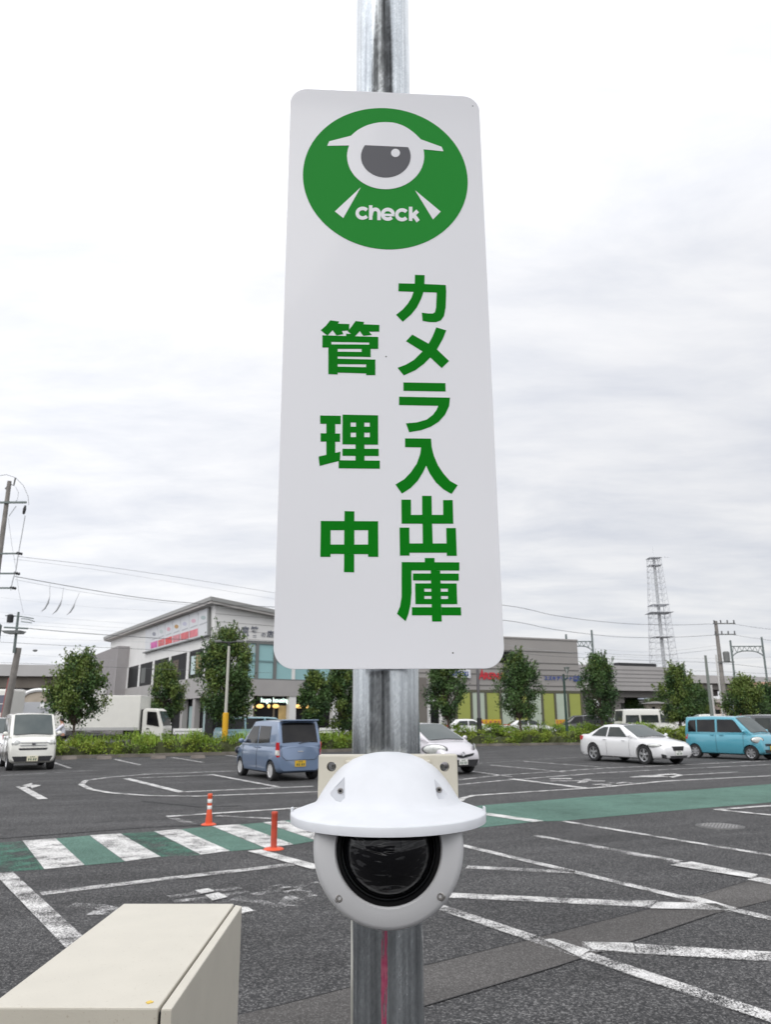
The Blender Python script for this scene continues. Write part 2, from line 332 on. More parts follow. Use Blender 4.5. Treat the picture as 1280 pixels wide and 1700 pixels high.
# manhole cover
c = G(1196, 1372); mb = MB(); r = .36
mb.lathe([(.001, .012), (r*.9, .012), (r*.91, .006), (r*.95, .006), (r*.96, .012), (r, .012), (r+.01, .001)], c, n=40).mat(1)
for k in range(-5, 6):
    hw = math.sqrt(max(0, (r*.84)**2-(k*.055)**2))
    for j in range(-6, 7):
        x = j*.055+(.027 if k % 2 else 0)
        if abs(x) < hw-.02: mb.box((c.x+x, c.y+k*.055, .014), (.032, .022, .008), .5*(-1)**j)
tag(mb.build('manhole_cover', [mat('cast_iron', (.12, .118, .115), .6, .5, var=.25, vscale=9), mat('cast_iron_worn', (.30, .295, .29), .5, .3)], loc=c), 'round iron manhole cover with raised studs in the asphalt', 'manhole cover')

# ------------------------------------------------------------------ steel post
POLE = Vector((-.0008, 1.066, 0)); PR = .0455
def galv():
    m = bpy.data.materials.new('galvanised_pipe'); m.use_nodes = True; t = m.node_tree; b = t.nodes['Principled BSDF']
    b.inputs['Metallic'].default_value = .92
    tcn = t.nodes.new('ShaderNodeTexCoord')
    def noise(scale, stretch, rot=(0,0,0), det=6, rough=.6):
        m0 = t.nodes.new('ShaderNodeMapping'); m0.inputs['Rotation'].default_value = rot; t.links.new(tcn.outputs['Object'], m0.inputs[0])
        mpn = t.nodes.new('ShaderNodeMapping'); mpn.inputs['Scale'].default_value = stretch
        t.links.new(m0.outputs[0], mpn.inputs[0]); n = t.nodes.new('ShaderNodeTexNoise'); n.inputs['Scale'].default_value = scale; n.inputs['Detail'].default_value = det; n.inputs['Roughness'].default_value = rough
        t.links.new(mpn.outputs[0], n.inputs['Vector']); return n.outputs[0]
    streak = noise(150, (1, 1, .022)); scr = noise(420, (1, 1, .13), (0, -.75, 0), 3, .6); scr2 = noise(330, (1, 1, .12), (0, .5, 0), 3, .6); blot = noise(26, (1, 1, .7), det=8)
    def mth(op, a, b_):
        n = t.nodes.new('ShaderNodeMath'); n.operation = op
        for i, x in enumerate((a, b_)):
            if isinstance(x, float): n.inputs[i].default_value = x
            else: t.links.new(x, n.inputs[i])
        return n.outputs[0]
    s = mth('ADD', mth('ADD', mth('MULTIPLY', streak, .58), mth('MULTIPLY', scr, .22)), mth('ADD', mth('MULTIPLY', scr2, .13), mth('MULTIPLY', blot, .28)))
    r = t.nodes.new('ShaderNodeValToRGB'); e = r.color_ramp.elements; e[0].position = .47; e[0].color = (.33, .35, .365, 1); e[1].position = .76; e[1].color = (.76, .80, .82, 1); q = e.new(.60); q.color = (.47, .50, .52, 1)
    t.links.new(s, r.inputs[0]); t.links.new(r.outputs[0], b.inputs['Base Color'])
    rr = t.nodes.new('ShaderNodeMapRange'); rr.inputs[1].default_value = .45; rr.inputs[2].default_value = .8; rr.inputs[3].default_value = .10; rr.inputs[4].default_value = .30
    t.links.new(s, rr.inputs[0]); t.links.new(rr.outputs[0], b.inputs['Roughness'])
    bp = t.nodes.new('ShaderNodeBump'); bp.inputs['Strength'].default_value = .10; bp.inputs['Distance'].default_value = .001; t.links.new(s, bp.inputs['Height']); t.links.new(bp.outputs[0], b.inputs['Normal'])
    MATS['galv'] = m; return m
m_galv = galv()
post = root('steel_post', POLE, 'galvanised steel post carrying the white sign and the dome camera', 'post')
mb = MB(); mb.lathe([(PR, .0), (PR, 1.2), (PR, 1.9), (PR, 2.6), (PR, 3.6), (PR*.9, 3.62), (.001, 3.63)], POLE, n=64)
mb.build('pipe', m_galv, post, smooth=40)
mb = MB(); mb.box((POLE.x, POLE.y, .006), (.2, .2, .012)); mb.build('base_plate', m_steel, post, bevel=.003)
mb = MB()      # crayon line drawn down the pipe
a0 = math.pi*1.5-.075; W_ = .0032/PR
zz = [.6+.02*i for i in range(48)]
vs = []
for z in zz:
    a = a0+.012*math.sin(z*9)+.008*math.sin(z*31); w = W_*(1+.25*math.sin(z*40+1))
    vs += [(POLE.x+(PR+.0006)*math.cos(a-w), POLE.y+(PR+.0006)*math.sin(a-w), z), (POLE.x+(PR+.0006)*math.cos(a+w), POLE.y+(PR+.0006)*math.sin(a+w), z)]
mb.add(vs, [(2*i, 2*i+1, 2*i+3, 2*i+2) for i in range(len(zz)-1)])
m_cray = mat('red_crayon', (.36, .03, .10), .6, col2=(.46, .12, .18), vscale=80)
t = m_cray.node_tree; tcn = t.nodes.new('ShaderNodeTexCoord'); mpn = t.nodes.new('ShaderNodeMapping'); mpn.inputs['Scale'].default_value = (1, 1, .12); n_ = t.nodes.new('ShaderNodeTexNoise'); n_.inputs['Scale'].default_value = 260; n_.inputs['Detail'].default_value = 4
rr = t.nodes.new('ShaderNodeMapRange'); rr.inputs[1].default_value = .42; rr.inputs[2].default_value = .54; rr.inputs[3].default_value = .12; rr.inputs[4].default_value = .92
t.links.new(tcn.outputs['Object'], mpn.inputs[0]); t.links.new(mpn.outputs[0], n_.inputs['Vector']); t.links.new(n_.outputs[0], rr.inputs[0]); t.links.new(rr.outputs[0], t.nodes['Principled BSDF'].inputs['Alpha'])
mb.build('crayon_line', m_cray, post)
for z in (1.90, 2.55):   # band clamps behind the sign
    mb = MB(); mb.lathe([(PR+.001, -.02), (PR+.003, -.02), (PR+.003, .02), (PR+.001, .02)], (POLE.x, POLE.y, z), n=40); mb.build('band_clamp', m_steel, post, smooth=40)

# ------------------------------------------------------------------ the sign
SY, SROLL = .06568, .00165; SCN = Vector((.00418, 1.00338, 2.22879)); SW, SH = .300, .8999
sx = Vector((math.cos(SY), math.sin(SY), 0)); sz = Vector((0, 0, 1)); sa = math.cos(SROLL)*sx+math.sin(SROLL)*sz; sb = -math.sin(SROLL)*sx+math.cos(SROLL)*sz
sn = sa.cross(sb)          # towards the viewer
def spt(u, v, o=0.0): return SCN+sa*u+sb*v+sn*o
def suv(px_, py_):
    p = onplane(px_, py_, SCN, sn)-SCN; return p.dot(sa), p.dot(sb)
m_sign = mat('sign_white_aluminium', (.83, .83, .855), .32, var=.012, vscale=3, coat=.2)
m_sgreen = mat('sign_green_ink', (.0015, .20, .006), .55, spec=.08)
m_semb = mat('emblem_green_ink', (.016, .27, .032), .5, spec=.12)
m_sgrey = mat('emblem_grey_ink', (.075, .075, .088), .4)
sign = root('parking_sign', SCN-sb*SH/2, 'tall white parking sign with green eye emblem and green Japanese lettering', 'sign')
def rrect(w, h, r, n=10):
    P = []
    for cx, cy, a in ((w/2-r, h/2-r, 0), (-w/2+r, h/2-r, 90), (-w/2+r, -h/2+r, 180), (w/2-r, -h/2+r, 270)):
        for i in range(n+1): t = R_(a+90*i/n); P.append((cx+r*math.cos(t), cy+r*math.sin(t)))
    return P
mb = MB(); P = rrect(SW, SH, .027); mb.prism([spt(u, v, -.003) for u, v in P], [spt(u, v, 0) for u, v in P])
mb.build('panel', m_sign, sign, bevel=.0006)
mb = MB()
for x in (-.06, .06): mb.hexa([spt(x+dx, v, o) for o in (-.011, -.0032) for dx, v in ((-.01, -.38), (.01, -.38), (.01, .38), (-.01, .38))])
mb.build('back_rail', m_steel, sign)
ZA = lambda P: [(500+x/4.2667, 440+y/4.2667) for x, y in P]
def ink(polys, name, m, parent, o=.0004, flat=False):
    mb = MB()
    for i, P in enumerate(polys):
        Q = [suv(*p) for p in P] if not flat else P
        mb.prism([spt(u, v, o-.0003) for u, v in Q], [spt(u, v, o+.00002*(i % 3)) for u, v in Q])
    return mb.build(name, m, parent)
def R4(x0, y0, x1, y1, k=.006): return [(x0, y0), (x1, y0+k*(x1-x0)), (x1, y1+k*(x1-x0)), (x0, y1)]
B = 1280
KA = [[(806,70),(875,72),(873,135),(1025,142),(1028,190),(1024,300),(1012,362),(990,392),(955,405),(910,404),(860,396),(855,338),(900,344),(932,344),(948,335),(956,300),(961,195),(867,192),(850,240),(820,300),(780,350),(720,402),(673,353),(720,315),(755,275),(780,235),(797,190),(689,186),(690,130),(805,133)]]
ME = [[(957,442),(1028,463),(1003,525),(962,598),(1048,680),(996,730),(915,655),(870,700),(810,745),(727,782),(683,728),(740,707),(800,672),(860,612),(743,540),(787,493),(903,558),(932,505)]]
RA = [[(724,832),(1022,837),(1024,896),(725,891)], [(694,933),(1055,940),(1048,1000),(1020,1060),(975,1110),(920,1145),(850,1170),(765,1184),(743,1122),(820,1115),(890,1095),(935,1060),(960,1025),(972,997),(693,992)]]
KAN = [[(205,392),(268,400),(260,416),(340,418),(340,465),(288,466),(298,490),(250,498),(222,462),(185,500),(138,462),(175,430)],
       [(385,397),(446,404),(440,420),(554,425),(553,472),(480,472),(500,495),(440,502),(415,468),(378,508),(330,470),(358,435)], [(318,487),(382,490),(382,505),(318,503)],
       [(150,498),(546,510),(546,550),(150,543)], [(150,543),(213,543),(213,584),(150,584)], [(482,549),(546,550),(546,594),(482,594)],
       [(192,562),(482,564),(482,594),(192,594)], [(192,594),(258,594),(258,775),(192,773)], [(428,594),(492,594),(492,652),(428,650)], [(258,614),(428,616),(428,650),(258,648)],
       [(258,664),(525,670),(525,704),(258,702)], [(460,703),(525,704),(525,780),(460,780)], [(258,720),(460,724),(460,768),(258,762)]]
RI = [[(134,1066),(280,1068),(280,1127),(134,1124)], [(178,1125),(241,1126),(241,1192),(178,1192)], [(137,1192),(276,1194),(275,1252),(137,1250)], [(178,1251),(241,1252),(241,1332),(178,1346)], [(123,1357),(278,1322),(274,1386),(130,1423)],
      [(293,1060),(545,1065),(545,1117),(293,1115)], [(293,1115),(350,1116),(350,1187),(292,1187)], [(388,1116),(447,1116),(447,1187),(388,1187)], [(486,1117),(545,1117),(545,1187),(486,1187)], [(292,1187),(350,1187),(350,1219),(292,1219)], [(388,1187),(447,1187),(447,1219),(388,1219)], [(486,1187),(545,1187),(545,1220),(486,1220)],
      [(350,1145),(388,1145),(388,1187),(350,1187)], [(447,1145),(486,1145),(486,1187),(447,1187)], [(292,1219),(545,1220),(545,1273),(292,1270)],
      [(385,1271),(448,1272),(448,1385),(385,1385)], [(292,1302),(385,1302),(385,1352),(292,1351)], [(448,1302),(549,1302),(549,1353),(448,1352)], [(265,1383),(557,1386),(557,1443),(265,1440)]]
CHU = [[(307,1743),(376,1745),(376,1815),(306,1815)], [(138,1813),(545,1815),(545,1878),(138,1878)], [(138,1878),(208,1878),(207,2067),(135,2067)], [(474,1878),(545,1878),(546,2067),(474,2067)], [(305,1878),(376,1878),(376,1980),(304,1980)], [(207,1980),(474,1980),(474,2048),(207,2046)], [(304,2047),(375,2048),(375,2177),(303,2175)]]
NYU = [[(736,1228),(920,1230),(925,1290),(940,1350),(970,1420),(1010,1480),(1055,1530),(1109,1560),(1066,1622),(1010,1590),(955,1540),(910,1475),(886,1420),(862,1470),(825,1530),(775,1580),(714,1619),(668,1555),(730,1518),(780,1465),(820,1405),(843,1340),(850,1292),(736,1290)]]
DE = [[(710,B+382),(778,B+382),(778,B+552),(712,B+552)], [(778,B+490),(1007,B+490),(1007,B+552),(778,B+552)], [(1006,B+385),(1074,B+385),(1078,B+552),(1007,B+552)], [(857,B+355),(924,B+355),(926,B+490),(858,B+490)], [(860,B+552),(928,B+552),(932,B+693),(862,B+693)],
      [(697,B+580),(766,B+580),(768,B+778),(700,B+778)], [(766,B+692),(1030,B+692),(1032,B+758),(768,B+758)], [(1028,B+583),(1096,B+583),(1103,B+780),(1032,B+780)]]
KO = [[(876,B+795),(945,B+795),(945,B+826),(876,B+826)], [(712,B+824),(1121,B+826),(1121,B+884),(712,B+883)], [(712,B+883),(781,B+883),(782,B+1040),(775,B+1120),(760,B+1190),(740,B+1243),(679,B+1190),(700,B+1140),(712,B+1070)],
      [(792,B+905),(919,B+905),(919,B+955),(792,B+954)], [(986,B+905),(1117,B+906),(1117,B+956),(986,B+955)], [(808,B+975),(921,B+975),(921,B+1012),(808,B+1012)], [(988,B+975),(1102,B+976),(1103,B+1012),(988,B+1012)],
      [(808,B+1012),(872,B+1012),(873,B+1085),(809,B+1085)], [(1040,B+1012),(1103,B+1012),(1105,B+1085),(1041,B+1085)], [(872,B+1034),(922,B+1034),(923,B+1064),(873,B+1064)], [(990,B+1034),(1041,B+1034),(1041,B+1064),(990,B+1064)],
      [(809,B+1085),(924,B+1085),(925,B+1122),(810,B+1122)], [(991,B+1085),(1105,B+1085),(1107,B+1122),(992,B+1122)], [(918,B+883),(985,B+885),(996,B+1245),(928,B+1245)], [(785,B+1144),(928,B+1144),(929,B+1201),(785,B+1201)], [(994,B+1144),(1132,B+1144),(1134,B+1201),(995,B+1201)]]
for K in (KA, ME, RA, NYU, DE, KO, KAN, RI, CHU): ink([ZA(P) for P in K], 'character', m_sgreen, sign)
ZE = lambda P: [(460+x/3.3684, 130+y/3.3684) for x, y in P]
q = [suv(*ZE([p])[0]) for p in ((143,535), (1068,585), (575,167), (640,957))]
cu, cv = (q[0][0]+q[1][0])/2, (q[2][1]+q[3][1])/2; cr_ = (abs(q[1][0]-q[0][0])+abs(q[2][1]-q[3][1]))/4
emb = ink([[(cu+cr_*math.cos(2*math.pi*i/96), cv+cr_*math.sin(2*math.pi*i/96)) for i in range(96)]], 'emblem', m_semb, sign, .0004, True)
def smooth(P, n=6):
    O = []
    for i in range(len(P)-1):
        p0, p1, p2, p3 = P[max(i-1,0)], P[i], P[i+1], P[min(i+2,len(P)-1)]
        for k in range(n):
            u = k/n; O.append(tuple(.5*(2*p1[c]+(p2[c]-p0[c])*u+(2*p0[c]-5*p1[c]+4*p2[c]-p3[c])*u*u+(3*p1[c]-3*p2[c]+p3[c]-p0[c])*u**3) for c in (0, 1)))
    return O+[P[-1]]
def arc(cx, cy, rx, ry, a0, a1, n=20): return [(cx+rx*math.cos(R_(a0+(a1-a0)*i/n)), cy+ry*math.sin(R_(a0+(a1-a0)*i/n))) for i in range(n+1)]
hat = [(280,379),(292,354)]+smooth([(413,323),(450,292),(500,266),(555,251),(607,247),(660,252),(715,272),(765,306),(803,343)], 4)+[(920,385),(931,410),(813,398),(607,420),(402,377)]
ink([ZE(hat), ZE(arc(607, 437, 216, 185, 0, 354, 59))], 'eye_white', m_sign, emb, .0008)
ink([ZE(arc(608, 440, 139, 117, -26.6, 212.6, 60))], 'pupil', m_sgrey, emb, .0012)
ink([ZE([(662+25*math.cos(t*math.pi/12), 421+23*math.sin(t*math.pi/12)) for t in range(24)])], 'highlight', m_sign, emb, .0016)
for P in ([(467,612),(370,783),(323,746)], [(772,628),(915,747),(872,791)]): ink([ZE(P)], 'light_ray', m_sign, emb, .0008)
def stroke(pts, w):     # thick open stroke as one outline
    L = []; Rr = []
    for i, p in enumerate(pts):
        a = pts[max(i-1, 0)]; b = pts[min(i+1, len(pts)-1)]; dx, dy = b[0]-a[0], b[1]-a[1]; n = math.hypot(dx, dy) or 1
        L.append((p[0]-dy/n*w/2, p[1]+dx/n*w/2)); Rr.append((p[0]+dy/n*w/2, p[1]-dx/n*w/2))
    return L+Rr[::-1]
w = 19.5; let = []
let.append(stroke(arc(478, 756, 30, 27, -38, -322), w))
let += [stroke([(523.5,712),(523.5,793)], w), stroke([(525,768)]+arc(549, 757, 21, 23, 200, 345, 12)+[(570,795)], w)]
let += [stroke(arc(619, 762, 30, 27, -2, -318), w), stroke([(594,765),(655,767)], 13)]
let.append(stroke(arc(699, 765, 30, 27, -38, -322), w))
let += [stroke([(747,720),(747,799)], w), stroke([(750,778),(786,743)], w+2), stroke([(762,764),(789,801)], w+2)]
ink([ZE(P) for P in let], 'check_lettering', m_sign, emb, .0008)
for p in ((785,176), (752,1084), (680,703), (641,592)):
    u, v = suv(*p); mb = MB(); mb.lathe([(.0011, .0001), (.0001, .0005)], spt(u, v, 0), sn, n=8); mb.build('speck', m_dark, sign)

# ------------------------------------------------------------------ dome camera
XC = A(645, 1412, .875).x; ZC = A(645, 1412, .875).z
m_bei = mat('beige_enamel', (.60, .565, .47), .42, var=.03, vscale=20)
m_hood = mat('hood_white_plastic', (.70, .715, .745), .42, var=.035, vscale=30, stretch=(1, 1, .2))
m_body = mat('camera_body_grey', (.60, .60, .605), .42, var=.03, vscale=12, bump=.03, bscale=600)
dcam = root('security_camera', (XC, 1.0, ZC), 'white dome camera under a broad hood, mounted on the steel post', 'security camera')
PF = .985
pz1 = A(645, 1253, PF).z; hw = .0855
mb = MB(); mb.box((XC, PF+.012, pz1-.051), (2*hw, .024, .102)); plate = mb.build('mounting_plate', m_bei, dcam, bevel=.002)
cut = []
for ex in (550, 738.5):
    h = A(ex, 1273, PF); cmb = MB(); cmb.lathe([(.0001, -.05), (.0058, -.05), (.0058, .05), (.0001, .05)], (h.x, PF, h.z), (0,1,0), n=20)
    cmb.v = [(a-XC, b-1.0, c-ZC) for a, b, c in cmb.v]; cut.append(cmb)
bool_cut(plate, cut)
mb = MB(); bw = (A(714, 1255, PF).x-A(574, 1255, PF).x)/2
mb.box((XC, PF-.003, pz1-.053), (2*bw, .008, .094)); mb.build('raised_back', m_bei, plate, bevel=.0015)
for ex in (550, 738.5):
    h = A(ex, 1273, PF); mb = MB(); mb.lathe([(.0058, .0), (.0072, .0012), (.0058, .003)], (h.x+.001, PF+.012, h.z), (0,1,0), n=16); mb.lathe([(.0001, 0), (.003, 0), (.003, .02)], (h.x+.002*(1 if ex < 640 else -1), PF+.013, h.z-.001), (0,1,0), n=12)
    mb.build('bolt', m_steel, plate, smooth=40)
mb = MB(); mb.lathe([(PR+.001, -.06), (PR+.004, -.06), (PR+.004, .06), (PR+.001, .06)], (POLE.x, POLE.y, ZC+.02), n=40); mb.build('pole_clamp', m_steel, dcam, smooth=40)
# housing: turned about the axis that points at the viewer
o = (XC, 0, ZC); BR = .0825
mb = MB(); mb.lathe([(.001, -.986), (BR*.98, -.986), (BR, -.975), (BR, -.905), (BR*.985, -.893), (BR*.955, -.886), (BR*.90, -.8825), (.062, -.8795), (.0575, -.8785), (.0562, -.880), (.0555, -.8835), (.0555, -.9), (.001, -.9)], o, (0,-1,0), n=96)
hous = mb.build('housing', m_body, dcam)
def under_hood(ob, ang):
    c_ = MB(); c_.box((0, -.05, .2+1.6015-ZC), (.6, .5, .4)); bool_cut(ob, [c_])
    ob.data.polygons.foreach_set('use_smooth', [True]*len(ob.data.polygons)); ob.data.set_sharp_from_angle(angle=R_(ang))
under_hood(hous, 35)
m_blk = mat('bezel_black', (.005, .005, .0055), .5, spec=.12)
mb = MB(); mb.lathe([(.0556, -.895), (.0556, -.8822), (.0548, -.8806), (.0512, -.8806), (.0506, -.8815), (.0502, -.905), (.001, -.906), (.001, -.9065), (.0556, -.9065), (.0556, -.895)], o, (0,-1,0), n=72)
under_hood(mb.build('lens_ring', m_blk, dcam), 35)
mb = MB(); mb.lathe([(.0504, -.8860), (.0500, -.8838), (.0492, -.8834), (.0487, -.8850), (.0487, -.8870), (.0504, -.8860)], o, (0,-1,0), n=72); under_hood(mb.build('dome_rim', mat('dome_rim_grey', (.045, .047, .05), .3), dcam), 60)
md = mat('dome_glass', (.003, .003, .004), .03, spec=.25, coat=.35)
t = md.node_tree; tcn = t.nodes.new('ShaderNodeTexCoord'); mpn = t.nodes.new('ShaderNodeMapping'); mpn.inputs['Rotation'].default_value = (0, .5, 0); mpn.inputs['Scale'].default_value = (14, 14, 38)
n_ = t.nodes.new('ShaderNodeTexNoise'); n_.inputs['Scale'].default_value = 1.0; n_.inputs['Detail'].default_value = 2; n_.inputs['Distortion'].default_value = 1.2
bp = t.nodes.new('ShaderNodeBump'); bp.inputs['Strength'].default_value = .8; bp.inputs['Distance'].default_value = .02
t.links.new(tcn.outputs['Object'], mpn.inputs[0]); t.links.new(mpn.outputs[0], n_.inputs['Vector']); t.links.new(n_.outputs[0], bp.inputs['Height']); t.links.new(bp.outputs[0], t.nodes['Principled BSDF'].inputs['Coat Normal'])
mb = MB(); mb.lathe([(.0002, -.9025)]+[(.0492*math.sin(a), .0492*math.cos(a)-.897) for a in [R_(96-96*i/18) for i in range(18)]]+[(.0002, .0492-.897)], o, (0,-1,0), n=64); under_hood(mb.build('dome_cover', md, dcam), 80)
m_scr = mat('screw_steel', (.42, .40, .38), .35, .8)
def screw(px_, py_, Y, par, r=.0042):
    p = A(px_, py_, Y); mb = MB()
    mb.lathe([(r*1.35, -.001), (r*1.35, .0004), (r*1.05, .0004)], p, (0,-1,0), n=20)
    mb.lathe([(r, 0), (r, .0018), (r*.8, .0026), (r*.45, .0026), (r*.42, .0010), (.0001, .0010)], p, (0,-1,0), n=18)
    mb.build('screw', m_scr, par, smooth=40)
screw(563.5, 1490.5, .8835, hous); screw(731, 1487.5, .8835, hous)
# hood
HZ, HY, HS = 1.6005, .985, 1.25
prof = [(.0005, .0775), (.013, .077), (.027, .0747), (.043, .0689), (.054, .0622), (.0625, .0550), (.0705, .0458), (.0775, .0360), (.0830, .0270), (.0865, .0212), (.0885, .0196), (.0960, .0172), (.106, .0138), (.1145, .0108), (.1165, .0098), (.1170, .0088), (.1166, 0), (.1145, 0), (.1130, .0062), (.092, .0115), (.083, .012), (.0005, .012)]
mb = MB(); mb.lathe(prof, (0,0,0), (0,0,1), n=72, a0=math.pi, a1=2*math.pi, x0=(1,0,0)); m_ = 73
mb.add([mb.v[i*m_] for i in range(len(prof))], [tuple(range(len(prof)))]); mb.add([mb.v[i*m_+72] for i in range(len(prof))], [tuple(range(len(prof)-1, -1, -1))])
mb.v = [(XC+a, HY+b*(1.08+(HS-1.08)*max(0, min(1, (math.hypot(a, b)-.082)/.028))), HZ+c) for a, b, c in mb.v]
hood = mb.build('hood', m_hood, dcam)
ZH = lambda x, y: (480+x/3.765, 1240+y/3.765)
cut = []
for pts in ([(347,186),(349,318),(322,345),(292,338),(262,305),(255,285),(290,248)], [(905,182),(990,270),(988,300),(965,325),(935,328),(922,300)]):
    lo = [A(*ZH(*p), .80) for p in pts]; hi = [A(*ZH(*p), .9405) for p in pts]; cmb = MB(); cmb.prism(lo, hi); cmb.v = [(a-XC, b-1.0, c-ZC) for a, b, c in cmb.v]; cut.append(cmb)
bool_cut(hood, cut); hood.data.polygons.foreach_set('use_smooth', [True]*len(hood.data.polygons)); hood.data.set_sharp_from_angle(angle=R_(38))
screw(565, 1313, .9415, hood, .0034); screw(729, 1311, .9415, hood, .0034)
for s_ in (-1, 1):      # small hooks at both ends of the brim
    mb = MB(); mb.box((XC+s_*.1148, HY-.012, HZ+.010), (.0022, .012, .010)); mb.build('brim_tab', m_hood, hood, bevel=.0006)

# ------------------------------------------------------------------ cabinet
CT = 1.12
m_cab = mat('cabinet_beige_enamel', (.565, .53, .448), .38, var=.03, vscale=9, bump=.06, bscale=220)
t = m_cab.node_tree; bs = t.nodes['Principled BSDF']; src = bs.inputs['Base Color'].links[0].from_socket
tcn = t.nodes.new('ShaderNodeTexCoord'); fl = t.nodes.new('ShaderNodeTexNoise'); fl.inputs['Scale'].default_value = 130; fl.inputs['Detail'].default_value = 3; t.links.new(tcn.outputs['Object'], fl.inputs['Vector'])
fr_ = t.nodes.new('ShaderNodeMapRange'); fr_.inputs[1].default_value = .66; fr_.inputs[2].default_value = .74; fr_.inputs[4].default_value = .5; t.links.new(fl.outputs[0], fr_.inputs[0])
mxc = t.nodes.new('ShaderNodeMixRGB'); mxc.inputs[2].default_value = (.36, .30, .22, 1); t.links.new(fr_.outputs[0], mxc.inputs[0]); t.links.new(src, mxc.inputs[1]); t.links.new(mxc.outputs[0], bs.inputs['Base Color'])
cA, cB, cC, cD = G(205,1500,CT), G(388,1500,CT), G(262,1673,CT), G(0,1672,CT)
k = (1673-1500)/(1655-1500); cD = cA+(G(0,1655.5,CT)-cA)*1.0; cD = cA+(cD-cA).normalized()*((cC-cB).length)
dB, dC = G(401.5,1503,CT), G(285,1673,CT)
ctr = (cA+cB+cC+cD)/4
cab = root('control_cabinet', (ctr.x, ctr.y, 0), 'beige steel control cabinet with a side door standing at the lower left', 'cabinet')
def slab(q, z0, z1): return [Vector((p.x, p.y, z0)) for p in q], [Vector((p.x, p.y, z1)) for p in q]
mb = MB(); mb.prism(*slab([cD, cC, cB, cA], .08, CT)); cb_ = mb.build('body', m_cab, cab, bevel=.004)
gx = (dC-cC)*.2; gy = (dB-cB)*.2
mb = MB(); mb.prism(*slab([cC+gx, dC, dB, cB+gy], .11, CT-.002)); dr = mb.build('door', m_cab, cab, bevel=.004)
mb = MB(); mb.prism(*slab([cC-gx*.4+(cB-cC)*.012, cC+gx*1.3+(cB-cC)*.012, cB+gy*1.3-(cB-cC)*.012, cB-gy*.4-(cB-cC)*.012], .10, CT-.012)); mb.build('door_seal', m_dark, cab)
mb = MB(); mb.prism(*slab([cD+(cA-cD)*.03, dC+(dB-dC)*.03, dB-(dB-dC)*.03, cA-(cA-cD)*.03], 0, .079)); mb.build('plinth', m_conc, cab)
p = dC+(dB-dC)*.5; mb = MB(); mb.box((p.x+.012, p.y, .72), (.016, .035, .12), .05); mb.build('handle', m_steel, dr, bevel=.003)
sp_ = G(248, 1663.5, CT+.0008); mb = MB(); P = [(sp_.x+.0075*(1+.3*math.sin(i*2.7))*math.cos(i*.4189), sp_.y+.008*(1+.3*math.sin(i*1.9))*math.sin(i*.4189)) for i in range(15)]
mb.prism([(x, y, CT+.0002) for x, y in P], [(x, y, CT+.0012) for x, y in P]); mb.build('paint_spot', mat('yellow_spot', (.72, .50, .08), .6, var=.2, vscale=120), cb_)

# ------------------------------------------------------------------ bollards
m_or = mat('orange_urethane', (.62, .075, .022), .5, var=.06, vscale=8); m_ord = mat('dull_orange_urethane', (.42, .050, .022), .6, var=.18, vscale=10); m_refl = mat('reflective_band', (.75, .74, .72), .35)
c = G(346, 1369.5); b1 = root('flexible_bollard', c, 'bright orange flexible bollard with two white bands on the crossing', 'bollard', 'flexible bollards by the crossing')
mb = MB(); mb.lathe([(.001, .035), (.06, .035), (.105, .022), (.125, .008), (.125, .002)], c, n=28); mb.build('base', m_or, b1, smooth=50)
mb = MB(); mb.lathe([(.060, .03), (.053, .1), (.042, .22), (.036, .235), (.036, .44), (.040, .445), (.040, .475), (.03, .49), (.001, .492)], c, n=24); mb.build('post', m_or, b1, smooth=40)
for z in (.245, .345):
    mb = MB(); mb.lathe([(.0363, z), (.0378, z+.002), (.0378, z+.055), (.0363, z+.057)], c, n=24); mb.build('reflective_band', m_refl, b1, smooth=40)
c = G(454, 1410.5); b2 = root('flexible_bollard', c, 'plain dull orange flexible bollard without bands beside the camera', 'bollard', 'flexible bollards by the crossing')
mb = MB(); mb.lathe([(.001, .03), (.06, .03), (.12, .022), (.138, .008), (.138, .002)], c, n=28); mb.build('base', m_or, b2, smooth=50)
mb = MB(); mb.lathe([(.048, .028), (.042, .04), (.041, .44), (.043, .445), (.043, .47), (.035, .48), (.001, .482)], c, n=24); mb.build('post', m_ord, b2, smooth=40)

# ------------------------------------------------------------------ leaves
m_leaf = mat('tree_leaves', (.062, .112, .030), .6, island=.42, spec=.35)
m_leaf2 = mat('tree_leaves_yellowish', (.118, .160, .034), .6, island=.35, spec=.3)
m_leafd = mat('tree_leaves_dark', (.034, .066, .024), .65, island=.4, spec=.3)
m_bark = mat('bark', (.085, .065, .05), .95, var=.3, vscale=12, bump=.4, bscale=30)
m_hedge = mat('hedge_leaves', (.118, .178, .022), .62, island=.32, spec=.3); m_hedge2 = mat('hedge_leaves_yellow', (.19, .24, .028), .62, island=.28, spec=.3)
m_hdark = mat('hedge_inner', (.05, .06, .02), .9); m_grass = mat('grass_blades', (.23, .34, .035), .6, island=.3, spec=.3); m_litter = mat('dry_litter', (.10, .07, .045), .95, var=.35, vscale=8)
def leaf(mb, c, s, rnd, up=.0, asp=.55):
    a = Vector((rnd.gauss(0,1), rnd.gauss(0,1), rnd.gauss(0,1)+up)).normalized(); b = a.cross(Vector((rnd.gauss(0,1), rnd.gauss(0,1), rnd.gauss(0,1)))).normalized()
    a = a*s; b = b*s*asp; i = len(mb.v)
    mb.v += [tuple(c-a), tuple(c+b), tuple(c+a), tuple(c-b)]; mb.f.append([i, i+1, i+2, i+3]); mb.mi.append(mb.k)
